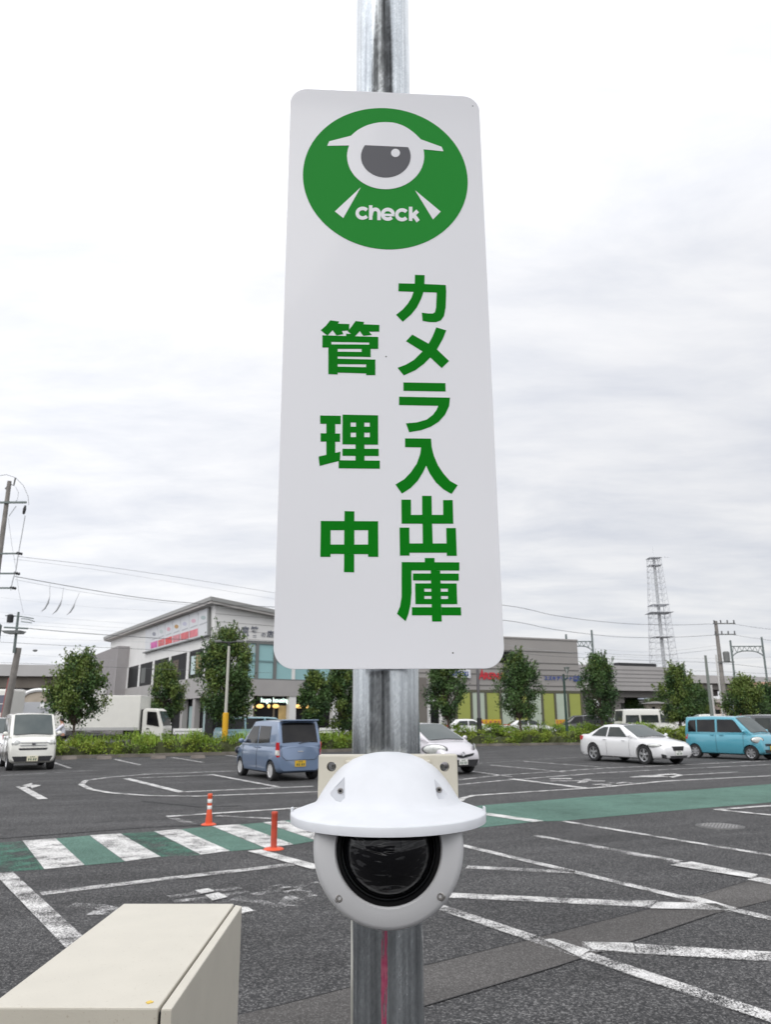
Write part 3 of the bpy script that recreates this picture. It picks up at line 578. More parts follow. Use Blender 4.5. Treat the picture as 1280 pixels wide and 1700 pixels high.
def tree(cx, top, bot, hw, Y, label, seed, group='street trees along the planted strip', leaves=1.0, spiky=.5, base=None, yel=.25, name='street_tree', dens=1.0):
    rnd = random.Random(seed); P = A(cx, bot, Y); T = A(cx, top, Y); r = (A(cx+hw, (top+bot)/2, Y)-A(cx-hw, (top+bot)/2, Y)).length/2
    x0, z0, z1 = A(cx, 1195, Y).x, P.z, T.z; Hh = z1-z0; bx = A(base if base else cx, 1215, Y).x
    t = root(name, (bx, Y, 0), label, 'tree', group)
    mb = MB(); ph = rnd.random()*6; lean = x0-bx
    path = [Vector((bx+lean*u+.05*math.sin(u*5+ph), Y+.05*math.cos(u*4+ph), (z0+Hh*.75)*u)) for u in [i/9 for i in range(10)]]
    tr = max(.07, Hh*.024); mb.tube(path, [tr*(1.35 if i == 0 else 1-.085*i) for i in range(10)], 8)
    mb.build('trunk', m_bark, t, smooth=60)
    cm = MB(); lm = MB(); n = int(95*dens)
    for i in range(n):
        u = rnd.random()**.8; w_ = (math.sin(math.pi*min(1, max(0, .10+.86*u)))**.75)*(1.12-.35*u)
        a = rnd.random()*2*math.pi; q = rnd.random()**.45; lump = 1+.20*math.sin(a*3+ph)*math.sin(u*7+ph)+.14*math.sin(a*2-ph*2+u*4)
        c = Vector((x0+r*w_*q*lump*math.cos(a), Y+r*.9*w_*q*lump*math.sin(a), z0+Hh*(.02+.93*u)))
        j = min(9, max(3, int(9*(c.z-Hh*.22)/(z0+Hh*.8)))); lm.tube([path[j], (path[j]+c)/2+Vector((0,0,.1)), c], [tr*.34, tr*.2, tr*.07], 4, False)
        R0 = r*rnd.uniform(.20, .34); cnt = int(150*leaves); cm.mat(1 if rnd.random() < yel*(.3+1.1*u) else 0 if rnd.random() < .62 else 2)
        for _ in range(cnt):
            d = Vector((rnd.gauss(0,.5), rnd.gauss(0,.5), rnd.gauss(0,.55)))*R0; leaf(cm, c+d, rnd.uniform(.045, .085), rnd)
        if u > .45 and q > .5 and rnd.random() < spiky or (u < .3 and q > .75 and rnd.random() < .3):    # a shoot standing out of the outline
            out_ = Vector((math.cos(a)*.6, math.sin(a)*.6, .35+1.3*u)).normalized(); ln = r*rnd.uniform(.36, .75)
            lm.tube([c, c+out_*ln], [.018, .006], 3, False); cm.mat(1 if rnd.random() < yel*1.3 else 0)
            for k in range(int(44*leaves)):
                v = rnd.random(); leaf(cm, c+out_*ln*v+Vector((rnd.gauss(0,.07), rnd.gauss(0,.07), rnd.gauss(0,.07)))*(1.3-v*.8), rnd.uniform(.045, .08), rnd)
    lm.build('limbs', m_bark, t, smooth=60); cm.build('crown', [m_leaf, m_leaf2, m_leafd], t); return t
tree(124, 1088, 1197, 48, 38.5, 'round street tree with reddish tips in front of the white truck box', 11, spiky=.7, yel=.5, leaves=1.15)
tree(270, 1102, 1196, 31, 48.5, 'narrow yellowish street tree rising behind the truck cab', 12, yel=.5, spiky=.3)
tree(371, 1046, 1196, 48, 40.5, 'tallest and darkest street tree, behind the pale lamp pole with yellow sleeve', 13, leaves=1.3, yel=.28, dens=1.25, spiky=.35)
tree(521, 1116, 1205, 23, 41, 'slim street tree under the left bottom edge of the white sign', 14, yel=.2)
tree(567, 1092, 1210, 30, 42.5, 'street tree touching the left side of the steel post', 15, yel=.35)
tree(742, 1085, 1196, 33, 49, 'street tree with a bent trunk just right of the steel post', 16, yel=.12, base=747)
tree(863, 1088, 1192, 34, 50, 'street tree hiding the end of the red wall lettering', 17, spiky=.75, yel=.12, base=866)
tree(1000, 1092, 1196, 34, 51, 'street tree between the blue wall lettering and the white van', 18, spiky=.75, yel=.12)
tree(1131, 1110, 1197, 32, 52, 'street tree with orange tips left of the turquoise car', 19, spiky=.7, yel=.45, leaves=1.2)
tree(1240, 1127, 1193, 33, 53, 'wide yellow topped street tree behind the turquoise car', 20, spiky=.6, yel=.6)
tree(1278, 1140, 1192, 24, 57, 'dark street tree at the right edge of the picture', 21, yel=.1)
tree(1163, 1140, 1193, 24, 78, 'dark bushy tree beyond the street below the railway viaduct', 22, group='trees beyond the street', leaves=1.5, yel=.1, spiky=.1, name='bushy_tree')
tree(1052, 1158, 1200, 20, 105, 'low dark tree showing under the viaduct behind the white van', 23, group='trees beyond the street', leaves=1.5, yel=.1, spiky=.1, name='bushy_tree')
tree(1092, 1156, 1200, 24, 112, 'far rounded tree under the viaduct beside the second pier', 24, group='trees beyond the street', leaves=1.5, yel=.2, spiky=.1, name='bushy_tree')

def hedge(name, pts, depth, h, label, seed, n, mats=(m_hedge, m_hedge2), yel=.5, size=(.036, .066), bumps=1.0, grassy=0.0, blade=.5):
    """pts: world points along the front foot of the row"""
    rnd = random.Random(seed); L = [0]
    for a, b in zip(pts, pts[1:]): L.append(L[-1]+(b-a).length)
    def at(s):
        for i in range(len(pts)-1):
            if s <= L[i+1] or i == len(pts)-2:
                d = (pts[i+1]-pts[i]).normalized(); return pts[i]+d*(s-L[i]), Vector((-d.y, d.x, 0))
    mid, _ = at(L[-1]/2); t = root(name, (mid.x, mid.y, 0), label, 'hedge')
    hf = lambda s: h*(.86+.10*bumps*math.sin(s*1.9+seed)+.07*bumps*math.sin(s*4.3+2*seed)+.03*math.sin(s*11))
    mb = MB()
    ns = int(L[-1]/.5)
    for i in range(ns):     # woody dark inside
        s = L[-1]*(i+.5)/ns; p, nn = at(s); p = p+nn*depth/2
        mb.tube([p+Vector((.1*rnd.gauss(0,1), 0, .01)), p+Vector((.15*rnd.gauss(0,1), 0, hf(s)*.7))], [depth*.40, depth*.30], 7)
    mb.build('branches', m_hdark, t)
    mb = MB(); cl = []
    for i in range(int(L[-1]*7)):
        s = rnd.random()*L[-1]; cl.append((s, rnd.random()))
    for s, v in cl:
        p, nn = at(s); hh = hf(s); a = rnd.random()
        if a < .5: q = p+nn*(.06*rnd.gauss(0,1))+Vector((0, 0, hh*rnd.uniform(.15, .95)))
        else: q = p+nn*depth*rnd.random()+Vector((0, 0, hh*(.92+.08*rnd.random())))
        mb.mat(1 if rnd.random() < yel*(.4+.9*q.z/h) else 0)
        for _ in range(int(n*2.4)): leaf(mb, q+Vector((rnd.gauss(0,.15), rnd.gauss(0,.12), rnd.gauss(0,.10))), rnd.uniform(*size), rnd, up=.4)
    mb.build('foliage', list(mats), t)
    if grassy:
        gb = MB()
        for i in range(int(L[-1]*grassy)):
            s = rnd.random()*L[-1]; p, nn = at(s); q = p+nn*depth*rnd.uniform(.1, 1)+Vector((0,0,hf(s)*rnd.uniform(.5, .9)))
            ln = blade*rnd.uniform(.4, 1)*(1+.5*math.sin(s*2.7)); d = Vector((rnd.gauss(0,.3), rnd.gauss(0,.3), 1)).normalized()*ln; w_ = Vector((.012, 0, 0)) if rnd.random() < .6 else Vector((0, .012, 0))
            gb.add([q-w_*1.4, q+w_*1.4, q+d*.6+w_, q+d+Vector((rnd.gauss(0,.05),0,0)), q+d*.6-w_], [(0,1,2,3,4)])
        tag(gb.build('grass_tufts', m_grass, t), kind='stuff')
    return t
FL = [G(20,1263), G(100,1259.5), G(220,1256.5), G(330,1254), G(430,1252), G(600,1246.5)]
off = lambda P, d: [p+Vector((-.2, 1, 0))*d for p in P]
hedge('hedge', FL[:3], 1.0, .72, 'low yellowish hedge between the white box car and the truck', 3, 30, yel=.75, grassy=14, blade=.3)
hedge('hedge', FL[2:], 1.1, .92, 'bright grassy hedge behind the blue car', 4, 34, yel=.35, grassy=110, blade=.42)
hedge('hedge', off(FL, 1.5)[:4], 1.0, .95, 'weedy dark hedge row behind the yellowish one, in front of the truck wheels', 5, 26, yel=.2, grassy=45, blade=.5)
FR = [G(690,1241.5), G(770,1239), G(900,1237), G(1020,1236), G(1150,1234.5)]
hedge('hedge', FR, 1.2, .80, 'dark yellow lumpy front hedge right of the silver car', 6, 34, yel=.6, bumps=1.3)
hedge('hedge', off(FR, 3.2), 1.2, 1.22, 'fresh green back hedge behind the dark front hedge on the right', 8, 34, mats=(m_grass, m_hedge), yel=.25, grassy=60, blade=.35, bumps=.6)
hedge('hedge', [G(1105,1235), G(1200,1233.5), G(1300,1232.5)], 1.2, 1.0, 'hedge glimpsed between the turquoise car and the dark car', 9, 26, yel=.4)
# planted bed and its kerb
for P, lab in ((FL, 'left'), (FR+[G(1300,1232.5)], 'right')):
    mb = MB()
    for a, b in zip(P, P[1:]):
        d = (b-a).normalized(); nn = Vector((-d.y, d.x, 0)); q = [a-nn*.28, b-nn*.28, b-nn*.13, a-nn*.13]
        mb.prism([Vector((p.x,p.y,.001)) for p in q], [Vector((p.x,p.y,.14)) for p in q])
    tag(mb.build('kerb', mat('kerb_dirty', (.15, .135, .115), .95, var=.35, vscale=1.5, bump=.3, bscale=20)), kind='structure', label='concrete kerb of the planted strip, %s of the post' % lab)
    mb = MB()
    for a, b in zip(P, P[1:]):
        d = (b-a).normalized(); nn = Vector((-d.y, d.x, 0)); q = [a-nn*.13, b-nn*.13, b+nn*4.8, a+nn*4.8]
        mb.prism([Vector((p.x,p.y,.001)) for p in q], [Vector((p.x,p.y,.10)) for p in q])
    tag(mb.build('planting_bed', m_litter), kind='structure', label='soil and dry litter of the planted strip, %s of the post' % lab)
# wheel stops
ws = None; wl = ['first concrete wheel stop right of the white box car', 'second concrete wheel stop from the white box car, below the hedge', 'third concrete wheel stop, left of the yellow sleeved pole', 'concrete wheel stop just right of the third, near the yellow sleeve']
for i, x in enumerate((114, 172, 262, 328)):
    c = G(x, 1262-.015*x*.6); 
    if ws is None:
        mb = MB(); q = [(-.3,-.09),(.3,-.09),(.3,.09),(-.3,.09)]; mb.prism([(x_, y_, 0) for x_, y_ in q], [(x_*.96, y_*.7, .12) for x_, y_ in q]); ws = mb.build('wheel_stop', mat('stop_concrete', (.20, .175, .155), .95, var=.25, vscale=3, bump=.3, bscale=30), bevel=.012, local=True); w_ = ws
    else: w_ = ws.copy(); C.objects.link(w_)
    w_.location = c; w_.rotation_euler = (0, 0, R_(22)); tag(w_, wl[i], 'wheel stop', 'wheel stops along the hedge')

# ------------------------------------------------------------------ vehicles
PAINT = {}
def paint(name, col, metal=.25): return mat(name, col, .28, metal, coat=1.0, var=.02, vscale=30)
def lerp(a, b, t): return a+(b-a)*t
def interp(P, x):
    if x <= P[0][0]: return P[0][1]
    for (a, b), (c, d) in zip(P, P[1:]):
        if x <= c: return b+(d-b)*(x-a)/(c-a)
    return P[-1][1]
def vehicle(name, label, cat, loc, head, col, L, W, H, top, cab, belt, wheels, wr, side, wc=.91, wtop=.80, scale=1.0, glass=None, wind=None, group=None, round_=.86, rim='alloy',
            lights=None, tails=None, grille=None, intake=None, plate=(0, .45), plate_rear=(0, .55), plate_col=None, plate_r=None, rear_glass=True, handles=(), rimn=7, sill=.19, mirror=True, rearlow=.8, seams=()):
    """side: list of side-window outlines in (x, z); top: outline of bonnet, belt and tail, rear to front; cab = rear base, rear top, front top, front base"""
    t = root(name, (loc.x, loc.y, 0), label, cat, group, rz=0); t.rotation_euler = (0, 0, head); t.scale = (scale,)*3
    glass = glass or m_glassdk; wind = wind or m_glassl; hL = L/2
    def hw(x):
        u = abs(x)/hL; return W/2*(1-(1-round_)*u**5 - .012*(1-u))
    zb = lambda x: sill+.0+.05*max(0, abs(x)/hL-.8)/.2
    xs = [-hL, -hL+.025, -hL+.07, -hL+.16, -hL+.32] + [-hL+.32+(L-.64)*i/18 for i in range(1, 18)] + [hL-.32, hL-.16, hL-.07, hL-.025, hL]
    mb = MB(); V = []
    for x in xs:
        e = min(1, (hL-abs(x))/.16); e = .93+.07*math.sqrt(max(0, e)); w = hw(x)*e; a = zb(x)+(1-e)*.6; zt = interp(top, x); h = zt-a
        half = [(0, a), (.80*w, a), (.94*w, a+.05), (.985*w, a+.2*h), (w, a+.5*h), (.99*w, a+.76*h), (.96*w, a+.92*h), (.90*w, zt), (.5*w, zt+.02), (0, zt+.028)]
        V.append([(x, -y, z) for y, z in half]+[(x, y, z) for y, z in half[-2:0:-1]])
    n = len(V[0]); mb.add([p for r_ in V for p in r_], [(i*n+k, i*n+(k+1)%n, (i+1)*n+(k+1)%n, (i+1)*n+k) for i in range(len(V)-1) for k in range(n)] + [tuple(range(n)), tuple((len(V)-1)*n+k for k in range(n-1, -1, -1))])
    body = mb.build('body', col, t, local=True)
    cuts = []
    for x in wheels:
        c_ = MB(); c_.lathe([(.001, -W), (wr*1.14, -W), (wr*1.14, W), (.001, W)], (x, 0, wr), (0,1,0), n=36); cuts.append(c_)
    bool_cut(body, cuts); body.data.polygons.foreach_set('use_smooth', [True]*len(body.data.polygons)); body.data.set_sharp_from_angle(angle=R_(42))
    mb = MB(); mb.box((0, 0, wr+.12), (L*.86, W*.72, .34)); mb.build('underbody', m_dark, t, local=True)
    # cabin
    xrb, xrt, xft, xfb = cab; wb = lambda x: hw(x)*.955
    def ztop(x):
        if x < xrt: return lerp(belt, H-.03, max(0, (x-xrb)/(xrt-xrb)))
        if x > xft: return lerp(belt, H-.03, max(0, (xfb-x)/(xfb-xft)))
        return H-.03+.03*math.sin(math.pi*(x-xrt)/(xft-xrt))
    def wz(x, z): return lerp(wb(x), W/2*wtop, max(0, min(1, (z-belt)/(H-belt))))
    cx = sorted(set([xrb+.005, lerp(xrb, xrt, .5), xrt-.02, xrt, xrt+.08]+[lerp(xrt, xft, i/8) for i in range(1, 8)]+[xft-.08, xft, xft+.02, lerp(xft, xfb, .5), xfb-.005]))
    mb = MB(); V = []
    for x in cx:
        zt = ztop(x); b0 = belt-.12; h = zt-belt
        half = [(0, b0), (wb(x)*.99, b0), (wb(x), belt), (wz(x, belt+h*.5), belt+h*.5), (wz(x, belt+h*.88), belt+h*.88), (wz(x, zt)*.965, belt+h*.97), (wz(x, zt)*.86, zt), (0, zt+.022)]
        V.append([(x, -y, z) for y, z in half]+[(x, y, z) for y, z in half[-2:0:-1]])
    n = len(V[0]); mb.add([p for r_ in V for p in r_], [(i*n+k, i*n+(k+1)%n, (i+1)*n+(k+1)%n, (i+1)*n+k) for i in range(len(V)-1) for k in range(n)] + [tuple(range(n)), tuple((len(V)-1)*n+k for k in range(n-1, -1, -1))])
    mb.build('roof', col, t, smooth=40, local=True)
    def pane(x0, x1, nm, m, d, inset=.86, t0=.05, t1=.93):     # windscreen or rear window, x0 at the roof, x1 at the base
        mb = MB(); R = 6; Cn = 8; V = []
        nx, nz_ = (H-.03-belt), abs(x1-x0); ln = math.hypot(nx, nz_); nx, nz_ = d*nx/ln, nz_/ln
        for o_ in (.004, .016):
            for i in range(R+1):
                u = lerp(t0, t1, i/R); x = lerp(x0, x1, u); z = lerp(H-.03, belt, u); w = lerp(wz(x, z)*inset, wz(x, z)*inset*1.02, u)
                for j in range(Cn+1):
                    y = -w+2*w*j/Cn; V.append((x+nx*o_, y, z+.022*(1-abs(y/w)**2)*1.0+nz_*o_))
        q = (R+1)*(Cn+1)
        fs = [(q*s_+i*(Cn+1)+j, q*s_+i*(Cn+1)+j+1, q*s_+(i+1)*(Cn+1)+j+1, q*s_+(i+1)*(Cn+1)+j) for s_ in (0, 1) for i in range(R) for j in range(Cn)]
        rim_ = [j for j in range(Cn+1)]+[i*(Cn+1)+Cn for i in range(1, R+1)]+[R*(Cn+1)+j for j in range(Cn-1, -1, -1)]+[i*(Cn+1) for i in range(R-1, 0, -1)]
        fs += [(rim_[i], rim_[(i+1) % len(rim_)], q+rim_[(i+1) % len(rim_)], q+rim_[i]) for i in range(len(rim_))]
        mb.add(V, fs); return mb.build(nm, m, t, smooth=50, local=True)
    wsn = pane(xft, xfb, 'windscreen', wind, 1); 
    if rear_glass: pane(xrt, xrb, 'rear_window', glass, -1, .84, .10, rearlow)
    mb = MB(); x = lerp(xft, xfb, .955); z = lerp(H-.03, belt, .955); mb.tube([(x+.03, wb(x)*.8, z+.02), (x+.055, 0, z+.05), (x+.03, -wb(x)*.8, z+.02)], .013, 5); mb.build('wiper_cowl', m_dark, t, local=True)
    for s_ in (-1, 1):
        for P in side:
            xa_, xb_ = min(p[0] for p in P), max(p[0] for p in P); sag = max(0, max(wz(lerp(xa_, xb_, u), belt+.1)-lerp(wz(xa_, belt+.1), wz(xb_, belt+.1), u) for u in (.25, .5, .75))); mb = MB(); lo = [(x, s_*(wz(x, z)-.012), z) for x, z in P]; hi = [(x, s_*(wz(x, z)+.007+sag), z) for x, z in P]; mb.prism(lo, hi); mb.build('side_window', glass, t, local=True)
        for sxm in seams:
            mb = MB(); zt = belt-.03; za = sill+.07
            pts = [(sxm, s_*(hw(sxm)*f+.0015), lerp(za, zt, u)) for u, f in ((.06, .985), (.25, .995), (.5, 1.0), (.75, .992), (.9, .972), (1, .95))]
            mb.tube(pts, .006, 4); mb.build('door_gap', m_dark, body, local=True)
        for hx, hz_ in handles:
            mb = MB(); mb.box((hx, s_*(hw(hx)*.992+.008), hz_), (.17, .025, .03)); mb.build('door_handle', col, t, local=True, bevel=.006)
        if mirror:
            mx_ = xfb-.12-(xfb-xft)*.16; mb = MB(); mb.sphere((mx_, s_*(wb(mx_)+.12), belt+.09), .085, 10, .8); mb.v = [(mx_+(a-mx_)*.62, b, c) for a, b, c in mb.v]; mb.box((mx_, s_*(wb(mx_)+.02), belt+.05), (.05, .14, .03)); mb.build('mirror', col, t, smooth=50, local=True)
    for x in wheels:
        for s_ in (-1, 1):
            y = s_*(hw(x)-.115); ax = (0, s_, 0); w_ = MB()
            w_.lathe([(.001, -.09), (wr*.62, -.09), (wr*.62, .055), (.001, .055)], (x, y, wr), ax, n=24); wo_ = w_.build('wheel', m_dark, t, local=True)
            tb = MB(); tb.lathe([(wr*.64, -.1), (wr*.93, -.1), (wr, -.075), (wr, .07), (wr*.95, .098), (wr*.80, .106), (wr*.66, .1), (wr*.64, .085), (wr*.64, -.1)], (x, y, wr), ax, n=32); tb.build('tyre', m_tyre, wo_, smooth=40, local=True)
            rb = MB(); rb.lathe([(wr*.655, .10), (wr*.60, .095), (wr*.58, .075), (wr*.655, .06)], (x, y, wr), ax, n=32)
            for k in range(rimn):
                a = 2*math.pi*k/rimn+.3; ca, sa_ = math.cos(a), math.sin(a); wd1, wd2 = wr*.10, wr*(.13 if rim == 'alloy' else .17); P = []
                for o_ in (.06, .088):
                    for rr_, ww in ((wr*.12, wd1), (wr*.61, wd2)):
                        for sg in (-1, 1): P.append((x+rr_*ca-sg*ww*sa_, y+s_*o_, wr+rr_*sa_+sg*ww*ca))
                rb.hexa([P[0], P[1], P[3], P[2], P[4], P[5], P[7], P[6]])
            rb.lathe([(.001, .094), (wr*.15, .092), (wr*.19, .075), (wr*.19, .05)], (x, y, wr), ax, n=16); rb.build('rim', m_rim if rim == 'alloy' else mat('wheel_cover_silver', (.62, .62, .62), .35, .4), wo_, smooth=40, local=True)
    def blob(nm, m, pts, d, thick=.05, par=t, both=True, bevel=.012):   # outline given in (y, z), pushed onto the nose (d=1) or tail (d=-1)
        for s_ in ((-1, 1) if both else (1,)):
            def fx(y):
                u = min(1, abs(y)/(W/2)); return hL-.30*max(0, u-.86)-.002
            zt_ = lambda z: 0
            mb = MB(); mb.prism([(d*(fx(y)-.10), s_*y, z) for y, z in pts], [(d*(fx(y)+thick*.35), s_*y, z) for y, z in pts]); mb.build(nm, m, par, local=True, bevel=bevel if bevel else 0)
    def surfy(x, z):       # half width of the lower body at (x, z)
        x = max(-hL, min(hL, x)); e = min(1, (hL-abs(x))/.16); e = .93+.07*math.sqrt(max(0, e)); w = hw(x)*e; a = zb(x)+(1-e)*.6; zt = interp(top, x); h = zt-a
        return interp([(a, .80*w), (a+.05, .94*w), (a+.2*h, .985*w), (a+.5*h, w), (a+.76*h, .99*w), (a+.92*h, .96*w), (zt, .90*w), (zt+.02, .5*w)], z)
    for P, d_, nm_, m_ in [(P, 1, 'headlight', m_lamp) for P in (lights or [])]+[(P, -1, 'tail_light', m_red) for P in (tails or [])]:
        for s_ in (-1, 1):
            mb = MB(); Q = [(x, max(y, min(surfy(x, z), W/2*wtop+.1)) if z > belt else surfy(x, z), z) for x, y, z in P]
            if d_ < 0: mb.prism([(x+.03, s_*(y-.07), z) for x, y, z in Q], [(x-.012, s_*(y+.008), z+.003) for x, y, z in Q]); mb.build(nm_, m_, t, local=True, bevel=.004); continue
            xa, xb = min(q[0] for q in Q), min(hL-.02, max(q[0] for q in Q)); za, zb3 = min(q[2] for q in Q), max(q[2] for q in Q); xm = (xa+xb)/2; zm = (za+zb3)/2
            pa, pb, pm_ = Vector((xa, surfy(xa, zm), 0)), Vector((xb, surfy(xb, zm)*.93, 0)), Vector((xm, surfy(xm, zm), zm)); tv_ = (pb-pa).normalized(); nv = Vector((-tv_.y, tv_.x, 0)); nv = nv if nv.x+nv.y > 0 else -nv; ln2 = (pb-pa).length/2
            def lens(k_, depth, push, nm2, m2, par):
                e_ = MB(); e_.sphere((0,0,0), 1, 14); V2 = []
                for v in e_.v: q = pm_+nv*push+tv_*v[0]*ln2*k_+nv*v[1]*depth+Vector((0,0,1))*v[2]*(zb3-za)/2*k_; V2.append((q.x, s_*q.y, q.z))
                e_.v = V2; return e_.build(nm2, m2, par, local=True, smooth=60)
            lh = lens(1.0, .05, .006, 'headlight', m_, t); lens(1.09, .042, .0, 'lamp_housing', mat('lamp_housing', (.10, .10, .105), .3, .4), lh)
    if grille: blob('grille', m_dark, grille, 1, .04, both=False)
    for P in (intake or []): blob('intake', m_dark, P, 1, .03, both=False, bevel=.006)
    pm = plate_col or mat('plate_white', (.72, .72, .68), .5)
    def plate_(x, z, m, d):
        mb = MB(); mb.box((x, 0, z), (.016, .33, .165)); pl = mb.build('number_plate', m, t, local=True, bevel=.004)
        mb = MB(); rn = random.Random(int(abs(z*1000)))
        for k in range(4): mb.box((x+d*.0095, (-.105+.062*k+(.02 if k > 1 else 0)), z-.025), (.002, .035, .07))
        for k in range(3): mb.box((x+d*.0095, -.05+.05*k, z+.05), (.002, .03, .03))
        mb.build('plate_figures', mat('plate_ink', (.03, .09, .05), .6), pl, local=True)
    plate_(hL+.03, plate[1], pm, 1); plate_(-hL-.012, plate_rear[1], plate_r or pm, -1)
    return t
def place(front_or_rear, head, d):   # ground point + offset along heading
    return Vector((front_or_rear.x+math.cos(head)*d, front_or_rear.y+math.sin(head)*d, 0))
def blobpts(*p): return list(p)
m_wpaint = paint('white_pearl_paint', (.70, .70, .70), .0); m_cream = paint('warm_white_paint', (.68, .675, .62), .0)
m_blue = paint('steel_blue_paint', (.155, .215, .325), .3); m_turq = paint('turquoise_paint', (.085, .33, .42), .1); m_silv = paint('pinkish_silver_paint', (.60, .575, .60), .3)
m_grey = paint('dark_grey_paint', (.05, .052, .06), .3); m_black = paint('black_paint', (.008, .008, .009), .0); m_teal = paint('pale_teal_paint', (.27, .47, .52), .3)
m_plate_y = mat('plate_yellow', (.62, .38, .02), .5)
HB = R_(-60)
# white sedan
hd = R_(-63); fr = G(1073, 1269.5); ce = place(fr, hd, -1.40) + Vector((-math.sin(hd), math.cos(hd), 0))*.80
sedan = vehicle('sedan', 'white saloon with dark spoked alloy wheels and a sunroof, parked nose towards us', 'car', ce, hd, m_wpaint, 4.58, 1.80, 1.43,
    [(-2.29, .82), (-2.2, 1.0), (-1.9, 1.04), (-1.2, .99), (0, .96), (.9, .965), (1.4, .90), (1.95, .80), (2.2, .70), (2.29, .60)], (-1.88, -.85, .12, 1.12), .935, (-1.31, 1.42), .348,
    [[(-1.38, .99), (-.55, .965), (-.55, 1.335), (-.78, 1.33), (-1.05, 1.24)], [(-.47, .965), (.60, .965), (.08, 1.33), (-.47, 1.335)]], lights=[[(1.70, .76, .76), (2.16, .66, .70), (2.17, .56, .64), (2.14, .60, .63), (1.75, .82, .66)]],
    tails=[[(-2.2, .72, .98), (-2.2, .72, .80), (-1.98, .82, .82), (-1.95, .80, .98)]], grille=[(-.30, .66), (.30, .66), (.24, .50), (-.24, .50)], intake=[[(-.45, .33), (.45, .33), (.38, .24), (-.38, .24)], [(-.78, .40), (-.62, .36), (-.60, .24), (-.74, .26)], [(.78, .40), (.62, .36), (.60, .24), (.74, .26)]],
    glass=m_glass, plate=(0, .42), plate_rear=(0, .80), handles=((-.62, .86), (.42, .84)), rimn=5, seams=(-.52, .72), wc=.9, wtop=.70, round_=.80, scale=.965)
mb = MB(); mb.box((-.35, 0, 1.437), (.75, .86, .014)); mb.build('sunroof', m_glassdk, sedan, local=True, bevel=.005)
# turquoise wagon
hd = R_(-56); fr = G(1250, 1262.5); ce = place(fr, hd, -1.23) + Vector((-math.sin(hd), math.cos(hd), 0))*.66
vehicle('kei_wagon', 'turquoise boxy wagon with round headlamp driving past the white saloon', 'car', ce, hd, m_turq, 3.40, 1.48, 1.655,
    [(-1.7, .92), (-1.6, 1.0), (0, 1.0), (1.0, 1.0), (1.45, .96), (1.62, .86), (1.7, .62)], (-1.67, -1.56, .62, 1.32), .985, (-1.22, 1.23), .275,
    [[(-1.50, 1.04), (-1.10, 1.04), (-1.10, 1.52), (-1.38, 1.50), (-1.47, 1.40)], [(-1.04, 1.04), (-.22, 1.04), (-.22, 1.535), (-1.04, 1.525)], [(-.12, 1.04), (.98, 1.04), (.66, 1.46), (.55, 1.53), (-.12, 1.535)]],
    lights=[[(1.42, .70, .86), (1.56, .655, .88), (1.66, .57, .80), (1.66, .57, .68), (1.55, .66, .66), (1.40, .715, .74)]], tails=[[(-1.64, .66, .95), (-1.66, .64, .76), (-1.54, .70, .74), (-1.51, .70, .94)]], grille=[(-.45, .62), (.45, .62), (.42, .53), (-.42, .53)],
    intake=[[(-.5, .40), (.5, .40), (.45, .28), (-.45, .28)]], plate_col=m_plate_y, plate_rear=(0, .55), handles=((-.36, .93), (.05, .93)), rimn=7, seams=(-.2, .98), wtop=.84, round_=.85)
hd = R_(-62); c = G(1300, 1258)
vehicle('minivan', 'dark grey car half hidden behind the turquoise wagon at the right edge', 'car', Vector((c.x+.9, c.y+1.6, 0)), R_(-62), m_grey, 3.9, 1.7, 1.7, [(-1.95, .95), (0, 1.0), (1.1, 1.0), (1.6, .95), (1.95, .65)], (-1.9, -1.7, .55, 1.35), .98, (-1.2, 1.3), .3,
    [[(-1.6, 1.04), (-.8, 1.04), (-.8, 1.56), (-1.5, 1.54)], [(-.7, 1.04), (.05, 1.04), (.05, 1.57), (-.7, 1.57)], [(.13, 1.04), (1.05, 1.04), (.6, 1.55), (.13, 1.57)]], glass=m_glass, lights=[[(1.7, .74, .86), (1.86, .68, .80), (1.86, .68, .7), (1.68, .75, .74)]], tails=[[(-1.85, .74, 1.0), (-1.85, .74, .75), (-1.72, .78, .75), (-1.72, .78, 1.0)]], grille=[(-.4, .7), (.4, .7), (.4, .55), (-.4, .55)])
# blue wagon, parked nose away
hd = R_(121); rl = G(450, 1296.5); ce = place(rl, hd, 1.20) + Vector((math.sin(hd), -math.cos(hd), 0))*.655
bl = vehicle('kei_wagon', 'steel blue boxy wagon seen from behind with a yellow number plate', 'car', ce, hd, m_blue, 3.40, 1.48, 1.66,
    [(-1.7, .90), (-1.62, .98), (0, .97), (1.0, .97), (1.45, .90), (1.62, .80), (1.7, .60)], (-1.69, -1.48, .30, 1.12), .965, (-1.20, 1.20), .275,
    [[(-1.05, 1.04), (-.22, 1.0), (-.22, 1.50), (-1.05, 1.49)], [(-.13, 1.0), (.86, .99), (.36, 1.48), (-.13, 1.50)]], glass=m_glassdk, plate_col=m_plate_y, plate_rear=(0, .47),
    lights=[[(1.40, .70, .86), (1.6, .62, .80), (1.64, .60, .66), (1.38, .715, .70)]], tails=[[(-1.672, .66, 1.05), (-1.685, .60, .66), (-1.60, .70, .64), (-1.50, .715, .72), (-1.56, .695, 1.05)]], handles=((-.30, .90), (.0, .90)), rim='cover', rimn=8, seams=(-.18, .98), wtop=.83, round_=.90, rearlow=.90, scale=.98)
mb = MB(); mb.box((-1.56, 0, 1.655), (.30, 1.12, .035)); mb.build('roof_spoiler', m_blue, bl, local=True, bevel=.012)
mb = MB(); mb.tube([(-1.705, .05, 1.02), (-1.70, -.12, 1.05), (-1.675, -.42, 1.08)], .012, 5); mb.build('rear_wiper', m_dark, bl, local=True)
mb = MB(); mb.box((-1.705, 0, .80), (.012, .16, .03)); mb.build('tailgate_badge', m_rim, bl, local=True, bevel=.004)
